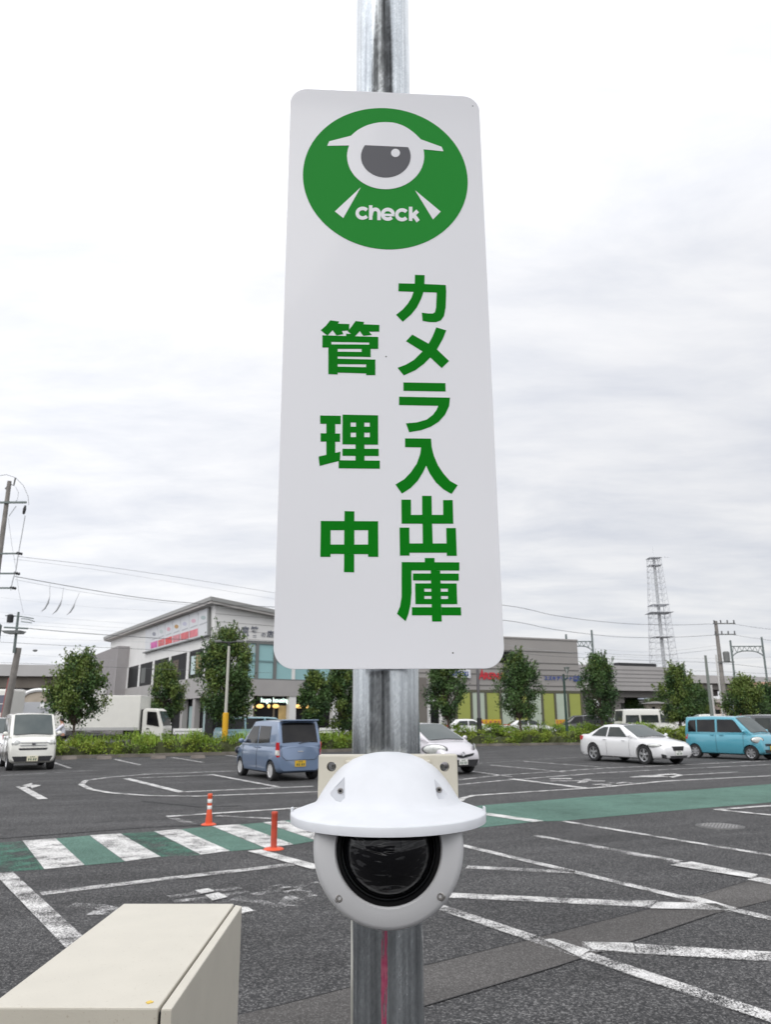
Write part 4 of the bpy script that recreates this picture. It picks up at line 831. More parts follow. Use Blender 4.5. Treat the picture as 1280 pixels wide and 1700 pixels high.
mb = MB(); mb.tube([(-1.705, -.60, .98), (-1.712, -.58, .68), (-1.712, -.45, .57), (-1.712, .45, .57), (-1.712, .58, .68), (-1.705, .60, .98)], .006, 4); mb.build('tailgate_gap', m_dark, bl, local=True)
for s_ in (-1, 1):
    mb = MB(); mb.prism([(-1.60, s_*.63, .84), (-1.60, s_*.63, .72), (-1.50, s_*.69, .74), (-1.50, s_*.69, .84)], [(-1.695, s_*.655, .84), (-1.70, s_*.645, .70), (-1.58, s_*.722, .71), (-1.57, s_*.722, .84)]); mb.build('reversing_lamp', m_lamp, bl, local=True)
# silver hatchback
hd = R_(-57); fr = G(781, 1284.5); ce = place(fr, hd, -1.72) + Vector((math.sin(hd), -math.cos(hd), 0))*.45
hb = vehicle('hatchback', 'pinkish silver hatchback half hidden by the steel post', 'car', ce, hd, m_silv, 3.88, 1.69, 1.50,
    [(-1.94, .88), (-1.8, 1.0), (0, .96), (1.0, .99), (1.4, .90), (1.7, .78), (1.88, .66), (1.94, .56)], (-1.85, -1.40, .10, 1.22), .955, (-1.25, 1.26), .295,
    [[(-1.0, 1.02), (-.35, 1.0), (-.35, 1.38), (-.9, 1.36)], [(-.27, 1.0), (.86, .99), (.2, 1.36), (-.27, 1.38)]], lights=[[(1.28, .72, .88), (1.62, .63, .80), (1.84, .52, .70), (1.82, .58, .60), (1.5, .74, .66), (1.26, .78, .76)]], tails=[[(-1.9, .70, 1.0), (-1.9, .70, .75), (-1.75, .78, .75), (-1.72, .76, 1.0)]],
    grille=[(-.46, .62), (0, .56), (.46, .62), (.40, .54), (0, .47), (-.40, .54)], intake=[[(-.62, .43), (.62, .43), (.52, .24), (-.52, .24)]], plate=(0, .37), handles=((-.28, .87),), seams=(-.3, .9), wtop=.76, round_=.80)
mb = MB(); mb.lathe([(.035, 0), (.055, .012), (.075, 0)], (1.965, 0, .60), (1,0,0), n=18); mb.build('front_badge', m_rim, hb, local=True)
# white box car on the left
hd = R_(-60); fc = G(50, 1279); ce = place(fc, hd, -1.70)
nb = vehicle('kei_wagon', 'cream white tall box car facing us at the left edge with a wide windscreen', 'car', ce, hd, m_cream, 3.40, 1.48, 1.78,
    [(-1.7, 1.0), (-1.6, 1.05), (0, 1.04), (1.15, 1.06), (1.48, 1.02), (1.64, .93), (1.7, .80)], (-1.69, -1.60, .70, 1.36), 1.04, (-1.26, 1.26), .28,
    [[(-1.1, 1.1), (-.22, 1.1), (-.22, 1.62), (-1.1, 1.6)], [(-.13, 1.1), (1.0, 1.1), (.66, 1.6), (-.13, 1.62)], [(-1.58, 1.1), (-1.18, 1.1), (-1.18, 1.6), (-1.5, 1.58)]],
    grille=[(-.44, .69), (.44, .69), (.40, .63), (-.40, .63)], intake=[[(-.60, .44), (.60, .44), (.52, .28), (-.52, .28)]], plate=(0, .37), plate_col=mat('plate_pale', (.70, .66, .50), .5), tails=[[(-1.66, .64, 1.1), (-1.67, .63, .8), (-1.58, .69, .8), (-1.56, .69, 1.1)]], wtop=.88, round_=.92, scale=1.06, seams=(-.2, .95))
for s_ in (-1, 1):
    mb = MB(); mb.lathe([(.001, .035), (.05, .032), (.08, .022), (.092, .0)], (1.672, s_*.52, .84), (1,0,0), n=20); mb.v = [(a, s_*.52+(b-s_*.52)*1.3, c) for a, b, c in mb.v]; h_ = mb.build('headlight', m_lamp, nb, smooth=50, local=True)
    mb = MB(); mb.lathe([(.094, .0), (.101, .014), (.084, .024)], (1.672, s_*.52, .84), (1,0,0), n=20); mb.v = [(a, s_*.52+(b-s_*.52)*1.3, c) for a, b, c in mb.v]; mb.build('lamp_rim', m_rim, h_, smooth=50, local=True)
mb = MB(); mb.box((1.712, 0, .78), (.03, .80, .018)); mb.box((1.712, 0, .86), (.03, .78, .018)); mb.build('chrome_bar', m_rim, nb, local=True, bevel=.004)
mb = MB(); mb.box((1.73, 0, .82), (.02, .10, .085)); mb.build('front_badge', mat('badge_grey', (.2, .2, .21), .3, .7), nb, local=True, bevel=.02)
# traffic and parked cars beyond the hedge
def simple(label, px_, py_base, Y, hd, col, kind='hatch', **k):
    p = A(px_, py_base, Y); c = Vector((p.x, Y, 0))
    if kind == 'hatch': a = dict(L=4.0, W=1.7, H=1.48, top=[(-2, .9), (-1.8, 1.0), (0, .97), (1.1, .96), (1.7, .82), (2, .6)], cab=(-1.85, -1.2, .15, 1.25), belt=.95, wheels=(-1.25, 1.3), wr=.3, side=[[(-1.25, 1.02), (-.3, 1.0), (-.3, 1.36), (-.95, 1.34)], [(-.22, 1.0), (.85, .99), (.22, 1.34), (-.22, 1.36)]])
    elif kind == 'van': a = dict(L=4.7, W=1.7, H=2.12, top=[(-2.35, 1.0), (0, 1.05), (1.5, 1.08), (2.05, 1.02), (2.35, .75)], cab=(-2.32, -2.16, 1.15, 2.1), belt=1.05, wheels=(-1.35, 1.25), wr=.33, side=[[(-2.08, 1.16), (-1.0, 1.16), (-1.0, 1.72), (-2.02, 1.72)], [(-.85, 1.16), (.55, 1.16), (.55, 1.72), (-.85, 1.72)], [(.72, 1.16), (1.72, 1.16), (1.25, 1.72), (.72, 1.72)]])
    else: a = dict(L=4.6, W=1.75, H=1.82, top=[(-2.3, 1.0), (0, 1.05), (1.3, 1.05), (1.9, .95), (2.3, .65)], cab=(-2.25, -1.95, .75, 1.7), belt=1.03, wheels=(-1.4, 1.4), wr=.33, side=[[(-2.0, 1.1), (-1.05, 1.1), (-1.05, 1.64), (-1.85, 1.62)], [(-.95, 1.1), (.05, 1.1), (.05, 1.65), (-.95, 1.65)], [(.15, 1.1), (1.25, 1.1), (.8, 1.6), (.15, 1.65)]])
    a.update(lights=[[(a['L']/2-.35, a['W']/2-.1, .85), (a['L']/2-.12, a['W']/2-.22, .78), (a['L']/2-.12, a['W']/2-.22, .66), (a['L']/2-.35, a['W']/2-.08, .72)]], tails=[[(-a['L']/2+.06, a['W']/2-.12, 1.05), (-a['L']/2+.06, a['W']/2-.12, .75), (-a['L']/2+.25, a['W']/2-.05, .75), (-a['L']/2+.25, a['W']/2-.05, 1.05)]], grille=[(-.4, .7), (.4, .7), (.36, .56), (-.36, .56)]); a.update(k)
    return vehicle({'hatch': 'hatchback', 'van': 'van'}.get(kind, 'minivan'), label, 'car' if kind != 'van' else 'van', c, hd, col, **a)
simple('pale teal minivan seen from its rear left over the hedge, left of the blue wagon', 428, 1230, 43.5, R_(28), m_teal, 'mini', H=1.72, glass=m_glassdk)
simple('white hatchback between the bent tree trunk and the slim grey pole', 781, 1215, 62, R_(4), m_wpaint, glass=m_glass)
simple('white rounded coupe right of the tree trunk under the yellow green panels', 880, 1215, 64, R_(3), m_wpaint, glass=m_glass, H=1.36)
simple('black estate car under the blue wall lettering', 970, 1215, 66, R_(176), m_black, 'mini', H=1.72)
simple('white van with a raised roof behind the white saloon', 1076, 1215, 60, R_(10), m_cream, 'van', H=2.15, glass=m_glass)
simple('grey car left of the white van', 1022, 1212, 72, R_(175), m_grey, glass=m_glass)
simple('silver car far behind the tree with orange tips', 1112, 1212, 88, R_(170), m_silv, glass=m_glass, H=1.6)
simple('pale car whose roof shows above the left end of the turquoise roof', 1165, 1212, 70, R_(175), m_cream, H=1.75, glass=m_glass)
simple('beige car whose roof shows above the middle of the turquoise roof', 1205, 1212, 70, R_(5), paint('beige_paint', (.52, .42, .34), .2), H=1.75, glass=m_glass)
simple('red car roof showing above the right end of the turquoise roof', 1236, 1212, 74, R_(5), paint('red_paint', (.38, .02, .02), .0), H=1.78)
simple('white car beyond the trees at the far right', 1268, 1212, 72, R_(178), m_wpaint, 'mini', H=1.88, glass=m_glass)
simple('white car partly cut by the left edge behind the cream box car', -6, 1230, 36, R_(-70), m_wpaint, 'mini', H=1.75, glass=m_glass)
simple('white car between the truck cab and the tall dark tree', 296, 1215, 72, R_(185), m_wpaint, glass=m_glass)

# box truck
Y = 45.0; x0, x1 = A(84, 1190, Y).x, A(231, 1190, Y).x; zt, zb_ = A(180, 1154.5, Y).z, A(180, 1213, Y).z; xc1 = A(270, 1200, Y).x; cz = A(250, 1176, Y).z
tk = root('box_truck', ((x0+xc1)/2, Y+1, 0), 'white box truck with a plain body parked behind the hedge', 'truck')
m_trk = mat('truck_white', (.70, .69, .64), .5, var=.03, vscale=2)
mb = MB(); mb.box(((x0+x1)/2, Y+1, (zt+zb_)/2), (x1-x0, 2.0, zt-zb_)); bx_ = mb.build('cargo_box', m_trk, tk, bevel=.04)
mb = MB(); mb.box(((x0+x1)/2, Y-.008, zb_+.10), (x1-x0-.1, .016, .16)); mb.build('lower_rail', mat('rail_grey', (.42, .42, .41), .5), bx_)
cx0 = x1+.12; cw = xc1-cx0; prof = [(0, .55), (0, cz-.12), (.12, cz), (cw*.55, cz), (cw*.72, cz-.12), (cw*.97, cz*.56), (cw, cz*.50), (cw, .45), (cw*.9, .45)]
mb = MB(); mb.prism([(cx0+x, Y+.15, z) for x, z in prof], [(cx0+x, Y+1.85, z) for x, z in prof]); cb2 = mb.build('cab', m_trk, tk, bevel=.05)
wnd = [(cw*.22, cz*.60), (cw*.80, cz*.55), (cw*.64, cz-.20), (cw*.22, cz-.17)]
mb = MB(); mb.prism([(cx0+x, Y+.12, z) for x, z in wnd], [(cx0+x, Y+.2, z) for x, z in wnd]); mb.build('side_window', m_glassdk, tk)
P = [(cw*.73, cz-.16), (cw*.965, cz*.57)]; mb = MB(); mb.prism([(cx0+x+.02, Y+.28, z+.01) for x, z in P]+[(cx0+x-.03, Y+.28, z-.02) for x, z in P[::-1]], [(cx0+x+.02, Y+1.72, z+.01) for x, z in P]+[(cx0+x-.03, Y+1.72, z-.02) for x, z in P[::-1]]); mb.build('windscreen', m_glass, tk)
mb = MB(); mb.box((cx0+cw*.28, Y+.13, cz*.50), (.16, .05, .04)); mb.build('door_handle', m_dark, tk)
mb = MB(); mb.box(((x0+xc1)/2-.2, Y+1, .62), (xc1-x0-.6, .8, .22)); mb.build('chassis', m_dark, tk)
mb = MB(); mb.box((x1+.05, Y+1, (zb_+cz)/2), (.12, 1.5, cz-zb_-.1)); mb.build('bulkhead', m_dark, tk)
for wx in (x0+1.0, cx0+cw*.55):
    for wy, s_ in ((Y+.2, -1), (Y+1.8, 1)):
        w_ = MB(); w_.lathe([(.001, -.1), (.24, -.1), (.24, .08), (.16, .05), (.001, .05)], (wx, wy, .39), (0,s_,0), n=20); wo_ = w_.build('wheel', m_rim, tk)
        w_ = MB(); w_.lathe([(.24, -.12), (.38, -.12), (.39, -.08), (.39, .08), (.37, .11), (.24, .1)], (wx, wy, .39), (0,s_,0), n=24); w_.build('tyre', m_tyre, wo_, smooth=40)
mb = MB(); mb.box((cx0+cw*.5, Y+.16, .40), (.95, .03, .62)); mb.build('wheel_arch', m_dark, tk)
mb = MB(); mb.box((xc1-.015, Y+.42, .75), (.06, .3, .2)); mb.build('headlight', m_lamp, tk, bevel=.01)
# bus at the far left
Y = 52; x1 = A(13, 1165, Y).x; zt = A(5, 1144, Y).z; zb_ = .35
bs = root('bus', (x1-4, Y+1.2, 0), 'white bus with lilac window band cut by the left edge behind the concrete pole', 'bus')
mb = MB(); mb.box((x1-4, Y+1.2, (zt+zb_)/2), (8, 2.4, zt-zb_)); mb.build('body', m_trk, bs, bevel=.12)
z0, z1 = A(5, 1183, Y).z, A(5, 1154, Y).z
for k in range(5): mb = MB(); mb.box((x1-.9-1.5*k, Y-.004, (z0+z1)/2), (1.36, .03, z1-z0)); mb.build('window', mat('lilac_glass', (.13, .13, .17), .2), bs)
mb = MB(); mb.box((x1-4, Y-.012, lerp(z0, z1, .5)), (7.4, .03, .05)); mb.build('window_rail', m_trk, bs)
for wx in (x1-1.6, x1-6.2): mb = MB(); mb.lathe([(.001, -.12), (.4, -.12), (.42, 0), (.4, .12), (.001, .12)], (wx, Y+.15, .42), (0,-1,0), n=20); mb.build('wheel', m_tyre, bs)

# ------------------------------------------------------------------ person behind the hedge
pp = A(104, 1215, 36.6)
m_shirt = mat('white_shirt', (.66, .66, .74), .8, var=.06, vscale=12); m_skin = mat('skin', (.42, .22, .15), .6); m_trous = mat('dark_trousers', (.018, .018, .025), .8); m_hair = mat('black_hair', (.012, .01, .01), .6)
def skinned(verts, edges, radii, name, m, parent, rootv=0, sub=2):
    me = bpy.data.meshes.new(name); me.from_pydata(verts, edges, []); ob = bpy.data.objects.new(name, me); C.objects.link(ob)
    ob.modifiers.new('skin', 'SKIN'); 
    for i, r_ in enumerate(radii): me.skin_vertices[0].data[i].radius = (r_, r_) if not isinstance(r_, tuple) else r_
    me.skin_vertices[0].data[rootv].use_root = True
    sm = ob.modifiers.new('sub', 'SUBSURF'); sm.levels = sub; sm.render_levels = sub
    bpy.context.view_layer.update(); nm = bpy.data.meshes.new_from_object(ob.evaluated_get(bpy.context.evaluated_depsgraph_get()))
    ob.modifiers.clear(); ob.data = nm; nm.name = name; bpy.data.meshes.remove(me); nm.materials.append(m); nm.polygons.foreach_set('use_smooth', [True]*len(nm.polygons)); ob.parent = parent; return ob
per = root('person', (pp.x, 36.6, 0), 'person in a white shirt and dark trousers reaching forward behind the hedge', 'person')
per.rotation_euler = (0, 0, R_(200))      # local +x is the way they face, to the left of the picture
bv = [(0,0,.93), (.02,0,1.12), (.05,0,1.30), (.06,0,1.40), (.09,0,1.49), (.11,0,1.58), (.125,0,1.67),            # pelvis..crown
      (.06,.18,1.38), (.22,.23,1.20), (.42,.18,1.10), (.50,.16,1.08), (.06,-.18,1.38), (.14,-.23,1.15), (.34,-.20,1.02), (.42,-.18,1.0),
      (0,.10,.86), (.02,.11,.48), (-.02,.11,.09), (.13,.12,.04), (0,-.10,.86), (.03,-.11,.48), (0,-.11,.09), (.15,-.12,.04)]
be = [(0,1),(1,2),(2,3),(3,4),(4,5),(5,6),(3,7),(7,8),(8,9),(9,10),(3,11),(11,12),(12,13),(13,14),(0,15),(15,16),(16,17),(17,18),(0,19),(19,20),(20,21),(21,22)]
br = [(.15,.115),(.14,.105),(.15,.11),(.12,.09),.055,.085,.075,.06,.045,.036,.03,.06,.045,.036,.03,.085,.06,.045,.04,.085,.06,.045,.04]
skinned(bv, be, br, 'body', m_skin, per)
sv = [(0,0,.92),(.02,0,1.12),(.05,0,1.30),(.06,0,1.40),(.075,0,1.45),(.06,.18,1.385),(.22,.235,1.20),(.40,.185,1.11),(.06,-.18,1.385),(.14,-.235,1.15),(.32,-.205,1.03)]
skinned(sv, [(0,1),(1,2),(2,3),(3,4),(3,5),(5,6),(6,7),(3,8),(8,9),(9,10)], [(.175,.14),(.16,.125),(.17,.13),(.14,.11),.07,.075,.062,.05,.075,.062,.05], 'shirt', m_shirt, per)
tv = [(0,0,.94),(0,.10,.84),(.02,.11,.48),(-.02,.11,.10),(0,-.10,.84),(.03,-.11,.48),(0,-.11,.10)]
skinned(tv, [(0,1),(1,2),(2,3),(0,4),(4,5),(5,6)], [(.165,.13),.105,.08,.07,.105,.08,.07], 'trousers', m_trous, per)
mb = MB(); mb.lathe([(.102*math.sin(math.pi*.62*i/9)+.001, .102*math.cos(math.pi*.62*i/9)) for i in range(10)], (.095, 0, 1.625), (-.35,0,1), n=16); mb.build('hair', m_hair, per, smooth=60, local=True)
mb = MB(); mb.prism([(.195,-.015,1.58),(.195,.015,1.58),(.185,.008,1.64),(.185,-.008,1.64)], [(.225,-.01,1.585),(.225,.01,1.585),(.20,.004,1.63),(.20,-.004,1.63)]); mb.build('nose', m_skin, per, local=True)
for y in (-.032, .032): mb = MB(); mb.sphere((.188, y, 1.632), .012, 6); mb.build('eye', m_dark, per, local=True)
for hx, hy, hz_ in ((.50,.16,1.08), (.42,-.18,1.0)):       # hands: palm, four fingers, thumb
    V_ = [(hx,hy,hz_),(hx+.05,hy,hz_-.01)]; E_ = [(0,1)]; Rr = [.024,.030]
    for k in range(4):
        y = hy-.027+.018*k; b_ = len(V_); V_ += [(hx+.085,y,hz_-.015),(hx+.115-.006*abs(k-1.5),y,hz_-.03),(hx+.130-.008*abs(k-1.5),y,hz_-.055)]; E_ += [(1,b_),(b_,b_+1),(b_+1,b_+2)]; Rr += [.009,.008,.007]
    b_ = len(V_); V_ += [(hx+.04,hy+.04,hz_-.005),(hx+.075,hy+.05,hz_-.02)]; E_ += [(0,b_),(b_,b_+1)]; Rr += [.011,.009]
    skinned(V_, E_, Rr, 'hand', m_skin, per, sub=1)

# ------------------------------------------------------------------ buildings
class Wall:
    """a vertical wall over the ground line P-Q; out = its outer side towards the camera"""
    def __init__(s, P, Q):
        s.P = Vector((P.x, P.y, 0)); s.Q = Vector((Q.x, Q.y, 0)); s.d = (s.Q-s.P).normalized(); s.n = Vector((s.d.y, -s.d.x, 0)); s.L = (s.Q-s.P).length
    def sz(s, px_, py_):
        p = onplane(px_, py_, s.P, s.n); return (p-s.P).dot(s.d), p.z
    def w(s, a, z, o=0.0): return s.P+s.d*a+Vector((0,0,z))+s.n*o
    def slab(s, mb, pts, o0, o1): return mb.prism([s.w(a, z, o0) for a, z in pts], [s.w(a, z, o1) for a, z in pts])
    def rect(s, mb, a0, z0, a1, z1, o0, o1): return s.slab(mb, [(a0,z0),(a1,z0),(a1,z1),(a0,z1)], o0, o1)
    def pxs(s, mb, pts, o0, o1): return s.slab(mb, [s.sz(*p) for p in pts], o0, o1)
m_clad = mat('white_cladding', (.68, .672, .655), .55, var=.04, vscale=.6); m_cladg = mat('grey_cladding', (.34, .325, .315), .6, var=.05, vscale=.7)
m_roofe = mat('roof_edge_grey', (.27, .27, .26), .5); m_soff = mat('soffit', (.42, .40, .38), .8)
m_wdark = mat('dark_shop_glass', (.018, .018, .019), .5, var=.4, vscale=.5, spec=.06); m_teal2 = mat('teal_window_film', (.27, .46, .47), .18, var=.06, vscale=.3, spec=.4); m_mull = mat('window_frame_grey', (.15, .155, .15), .5)
m_wclear = mat('pale_window', (.36, .47, .47), .15)
PA, PB, PC = A(347, 1200, 60), A(172, 1200, 97), A(606, 1200, 69.5)
WL = Wall(PB, PA); WR = Wall(PA, PC)       # left flank, street front
bd = root('shop_building', (PA.x, PA.y, 0), 'white two storey shop building with a sloping roof and teal upper windows', 'building')
hcor = WR.sz(349, 992)[1]; hl = WL.sz(173, 1062)[1]; hr = WR.sz(452, 1013)[1]; sr = WR.sz(452, 1013)[0]
hR = hcor+(hr-hcor)*WR.L/sr
zw1 = WL.sz(345, 1073)[1]; zw0 = WL.sz(345, 1122)[1]; zg = WR.sz(420, 1155)[1]; zb1 = WR.sz(420, 1127)[1]; zt1 = WR.sz(420, 1068)[1]
mb = MB(); dpt = WL.n*-1.0
# main volume as a ruled block under the roof
B0, B1, B2 = WL.w(0, 0), WL.w(WL.L, 0), WR.w(WR.L, 0); B3 = B0+(B2-B1)
mb.prism([p+Vector((0,0,zg)) for p in (B0, B1, B2, B3)], [B0+Vector((0,0,hl-.35)), B1+Vector((0,0,hcor-.35)), B2+Vector((0,0,hR-.35)), B3+Vector((0,0,hl+hR-hcor-.35))])
mb.build('upper_wall', m_clad, bd)
mb = MB(); ov = .75; e0, e1, e2, e3 = B0-WL.d*1.2+WL.n*ov, B1+WL.n*ov+WR.n*ov, B2+WR.n*ov, B3-WL.d*1.2
mb.prism([e0+Vector((0,0,hl-.30)), e1+Vector((0,0,hcor-.30)), e2+Vector((0,0,hR-.30)), e3+Vector((0,0,hl+hR-hcor-.30))], [e0+Vector((0,0,hl)), e1+Vector((0,0,hcor)), e2+Vector((0,0,hR)), e3+Vector((0,0,hl+hR-hcor))])
mb.build('roof', m_roofe, bd)
mb = MB(); mb.prism([e0+Vector((0,0,hl-.5))-WL.n*.1, e1+Vector((0,0,hcor-.5))-WL.n*.1-WR.n*.1, e2+Vector((0,0,hR-.5))-WR.n*.1, e3+Vector((0,0,hl+hR-hcor-.5))], [e0+Vector((0,0,hl-.302))-WL.n*.1, e1+Vector((0,0,hcor-.302))-WL.n*.1-WR.n*.1, e2+Vector((0,0,hR-.302))-WR.n*.1, e3+Vector((0,0,hl+hR-hcor-.302))]); mb.build('soffit', m_soff, bd)
# ground floor volume, set back glass
mb = MB(); gi = .5; mb.prism([B0-WL.n*gi, B1-WL.n*gi-WR.n*gi, B2-WR.n*gi, B3], [p+Vector((0,0,zg-.002)) for p in (B0-WL.n*gi, B1-WL.n*gi-WR.n*gi, B2-WR.n*gi, B3)]); mb.build('shop_glazing', m_wdark, bd)
# grey bands
zlw = WL.sz(345, 1158)[1]
mb = MB(); WL.rect(mb, 0, zlw, WL.L-.01, zw0-.02, .005, .18); WR.rect(mb, -.18, zg, WR.L, zb1-.05, .005, .18); mb.build('grey_band', m_cladg, bd)
# ribbon window on the flank with white columns
mb = MB(); WL.rect(mb, WL.sz(212, 1120)[0], zw0, WL.L-.3, zw1-.05, .004, .05); mb.build('ribbon_window', m_wdark, bd)
for x in (214, 233, 256, 283, 313, 341):
    s_, z_ = WL.sz(x, 1100); mb = MB(); WL.rect(mb, s_-.36, zw0-.01, s_+.36, zw1-.04, .052, .10); mb.build('column', m_clad, bd)
for x0_, x1_, m_ in ((318, 325, m_wclear), (326, 335, mat('ochre_blind', (.28, .22, .10), .7)), (288, 297, mat('brown_curtain', (.10, .075, .06), .8)), (236, 243, mat('dim_interior', (.10, .105, .10), .6))):
    a0, a1 = WL.sz(x0_, 1100)[0], WL.sz(x1_, 1100)[0]; mb = MB(); WL.rect(mb, a0, zw0+.3, a1, zw1-.5, .051, .06); mb.build('blind', m_, bd)
# ground floor piers of the flank
for x in (302, 322, 246, 275): s_ = WL.sz(x, 1190)[0]; mb = MB(); WL.rect(mb, s_-.35, 0, s_+.35, zlw-.005, -.35, .1); mb.build('pier', m_cladg, bd)
mb = MB(); WL.rect(mb, .1, zlw-1.2, WL.L*.5, zlw-.01, -.45, .06); mb.build('canopy_panel', m_cladg, bd)
for x in (308, 316, 332): s_ = WL.sz(x, 1190)[0]; mb = MB(); WL.rect(mb, s_-.6, .2, s_+.5, 2.6, -.48, -.42); mb.build('door', m_wclear, bd)
# annex at the far end of the flank
a0, a1 = WL.sz(170, 1100)[0], WL.sz(214, 1100)[0]; za = WL.sz(190, 1075)[1]-.55
mb = MB(); WL.rect(mb, a0+.8, 0, a1-.3, za, .02, 1.3); ax_ = mb.build('annex', mat('annex_grey', (.30, .285, .285), .7, var=.05, vscale=1), bd)
mb = MB()
for k in range(26): mb_s = a0+.8+(a1-a0-1.3)*k/26; WL.rect(mb, mb_s, .05, mb_s+.09, za-.02, 1.301, 1.33)
mb.build('ribs', mat('annex_rib', (.27, .255, .255), .7), ax_)
for x in (184, 195): s_ = WL.sz(x, 1147)[0]; mb = MB(); WL.rect(mb, s_-.5, WL.sz(190, 1153)[1], s_+.5, WL.sz(190, 1143)[1], 1.34, 1.8); mb.build('vent_box', m_clad, ax_)
# banner wall on the flank: eight panels
bx = [251.3, 263.5, 275.5, 288, 301.5, 315.8, 331, 348.3]
top_ = lambda x: 1043.7+(x-251)*(1008.6-1043.7)/(349.8-251); bot_ = lambda x: 1082.8+(x-242)*(1054.8-1082.8)/(346.8-242)
cols = ['pale', 'magenta', 'red', 'redd', 'pink', 'red', 'pinkr', 'pale']
CM = {'pale': (.50, .52, .53), 'magenta': (.52, .10, .32), 'red': (.55, .12, .13), 'redd': (.60, .06, .06), 'pink': (.58, .22, .25), 'pinkr': (.60, .17, .20)}
ic = [None, (.25,.26,.3), (.45,.5,.5), (.6,.35,.4), (.42,.24,.08), (.45,.45,.55), (.6,.38,.45), (.35,.42,.42)]
xs_ = [242.5]+bx
for k in range(8):
    x0_, x1_ = xs_[k]+.35, xs_[k+1]-.35; mb = MB(); WL.pxs(mb, [(x0_, bot_(x0_)-1), (x1_, bot_(x1_)-1), (x1_, top_(x1_)), (x0_, top_(x0_))], .03, .12); bn = mb.build('banner', mat('banner_white', (.60, .61, .63), .6), bd)
    f = lambda x, u: lerp(bot_(x), top_(x), u)
    if k and k < 7: mb = MB(); WL.pxs(mb, [(x0_+.4, f(x0_, .08)), (x1_-.4, f(x1_, .08)), (x1_-.4, f(x1_, .36)), (x0_+.4, f(x0_, .36))], .121, .14); mb.build('colour_block', mat('banner_'+cols[k], CM[cols[k]], .6, var=.25, vscale=1.6), bn)
    if ic[k]:
        xm = (x0_+x1_)/2; wd_ = (x1_-x0_)*.26
        mb = MB(); WL.pxs(mb, [(xm+wd_*math.cos(t*math.pi/5), f(xm, .70)+3.4*math.sin(t*math.pi/5)) for t in range(10)], .121, .135); mb.build('icon', mat('banner_icon_%d' % k, ic[k], .6), bn)
        mb = MB(); WL.pxs(mb, [(x0_+1.5, f(x0_, .46)), (x1_-1.5, f(x1_, .46)), (x1_-1.5, f(x1_, .50)), (x0_+1.5, f(x0_, .50))], .121, .13); mb.build('text_row', mat('banner_text', (.35, .36, .38), .6), bn)
mb = MB(); WL.pxs(mb, [(241, 1085), (347.5, 1056), (347.5, 1054.2), (241, 1083.2)], .03, .3); WL.pxs(mb, [(347.9, 1055), (350.2, 1055), (350.2, 1008), (347.9, 1008)], .03, .22); mb.build('banner_frame', m_mull, bd)
# street front: teal glazing
a0, a1 = WR.sz(407, 1090)[0], WR.L-.4; zt_ = WR.sz(420, 1068.5)[1]; zb_ = WR.sz(420, 1126)[1]
mb = MB(); WR.rect(mb, a0, zb_, a1, zt_, .004, .06); mb.build('teal_window', m_teal2, bd)
mb = MB(); WR.rect(mb, WR.sz(409, 1090)[0], WR.sz(415, 1084)[1], WR.sz(423, 1090)[0], WR.sz(415, 1070)[1], .061, .07); mb.build('clear_pane', m_wclear, bd)
for x in (407.5, 425, 455, 486, 518, 549, 580): s_ = WR.sz(x, 1100)[0]; mb = MB(); WR.rect(mb, s_-.14, zb_-.02, s_+.14, zt_+.02, .062, .16); mb.build('mullion', m_mull if x != 486 else m_clad, bd)
mb = MB(); WR.rect(mb, a0, zt_, a1, zt_+.22, .004, .17); WR.rect(mb, a0, zb_-.14, a1, zb_, .004, .17); mb.build('window_head', m_mull, bd)
for y in (1087.5, 1097): z_ = WR.sz(425, y)[1]; mb = MB(); WR.rect(mb, a0, z_-.06, a1 if y == 1097 else WR.sz(424, 1090)[0], z_+.06, .061, .13); mb.build('transom', mat('teal_transom', (.16, .27, .28), .4), bd)
# ground floor of the street front
for x in (412, 484, 556, 598): s_ = WR.sz(x, 1190)[0]; mb = MB(); WR.rect(mb, s_-.32, 0, s_+.32, zg-.005, -.35, .12); mb.build('pier', m_clad, bd)
for x in (424, 458, 520): s_ = WR.sz(x, 1190)[0]; mb = MB(); WR.rect(mb, s_-.07, 0, s_+.07, zg-.005, -.46, -.36); mb.build('mullion', mat('brown_frame', (.16, .13, .09), .5), bd)
mb = MB(); WR.rect(mb, WR.sz(440, 1190)[0], .6, WR.sz(480, 1190)[0], 2.6, -.49, -.45); mb.build('lit_interior', mat('warm_interior', (.34, .24, .10), .7, emit=.25, var=.5, vscale=.9), bd)
m_led = mat('sign_letters_lit', (.78, 1.0, .90), .5, emit=1.6)
V_, F_ = text2d('hugo housing', 1.0, .015); xm_ = max(v.x for v in V_); s0, z0 = WR.sz(434.5, 1169); s1, z1 = WR.sz(481.5, 1158.5); k_ = (s1-s0)/xm_
mb = MB(); n = len(V_); lo = [WR.w(s0+v.x*k_, z0+v.y*k_*1.05+.16, -.20) for v in V_]; mb.add(lo, F_); mb.build('shop_lettering', m_led, bd)
for x0_, x1_ in ((420, 424), (428, 440.5), (447, 451), (455, 466), (491, 508), (510, 516)):
    a, z_ = WR.sz(x0_, 1172.3); b, _ = WR.sz(x1_, 1172.3); p = WR.w((a+b)/2, z_, -.28); mb = MB(); mb.sphere((0,0,0), 1, 10); mb.v = [tuple(p+WR.d*(v[0]*(b-a)/2)+WR.n*(v[1]*.12)+Vector((0,0,v[2]*.16))) for v in mb.v]
    mb.build('pendant_lamp', mat('warm_lamp', (1.0, .62, .20), .5, emit=1.0), bd, smooth=80)
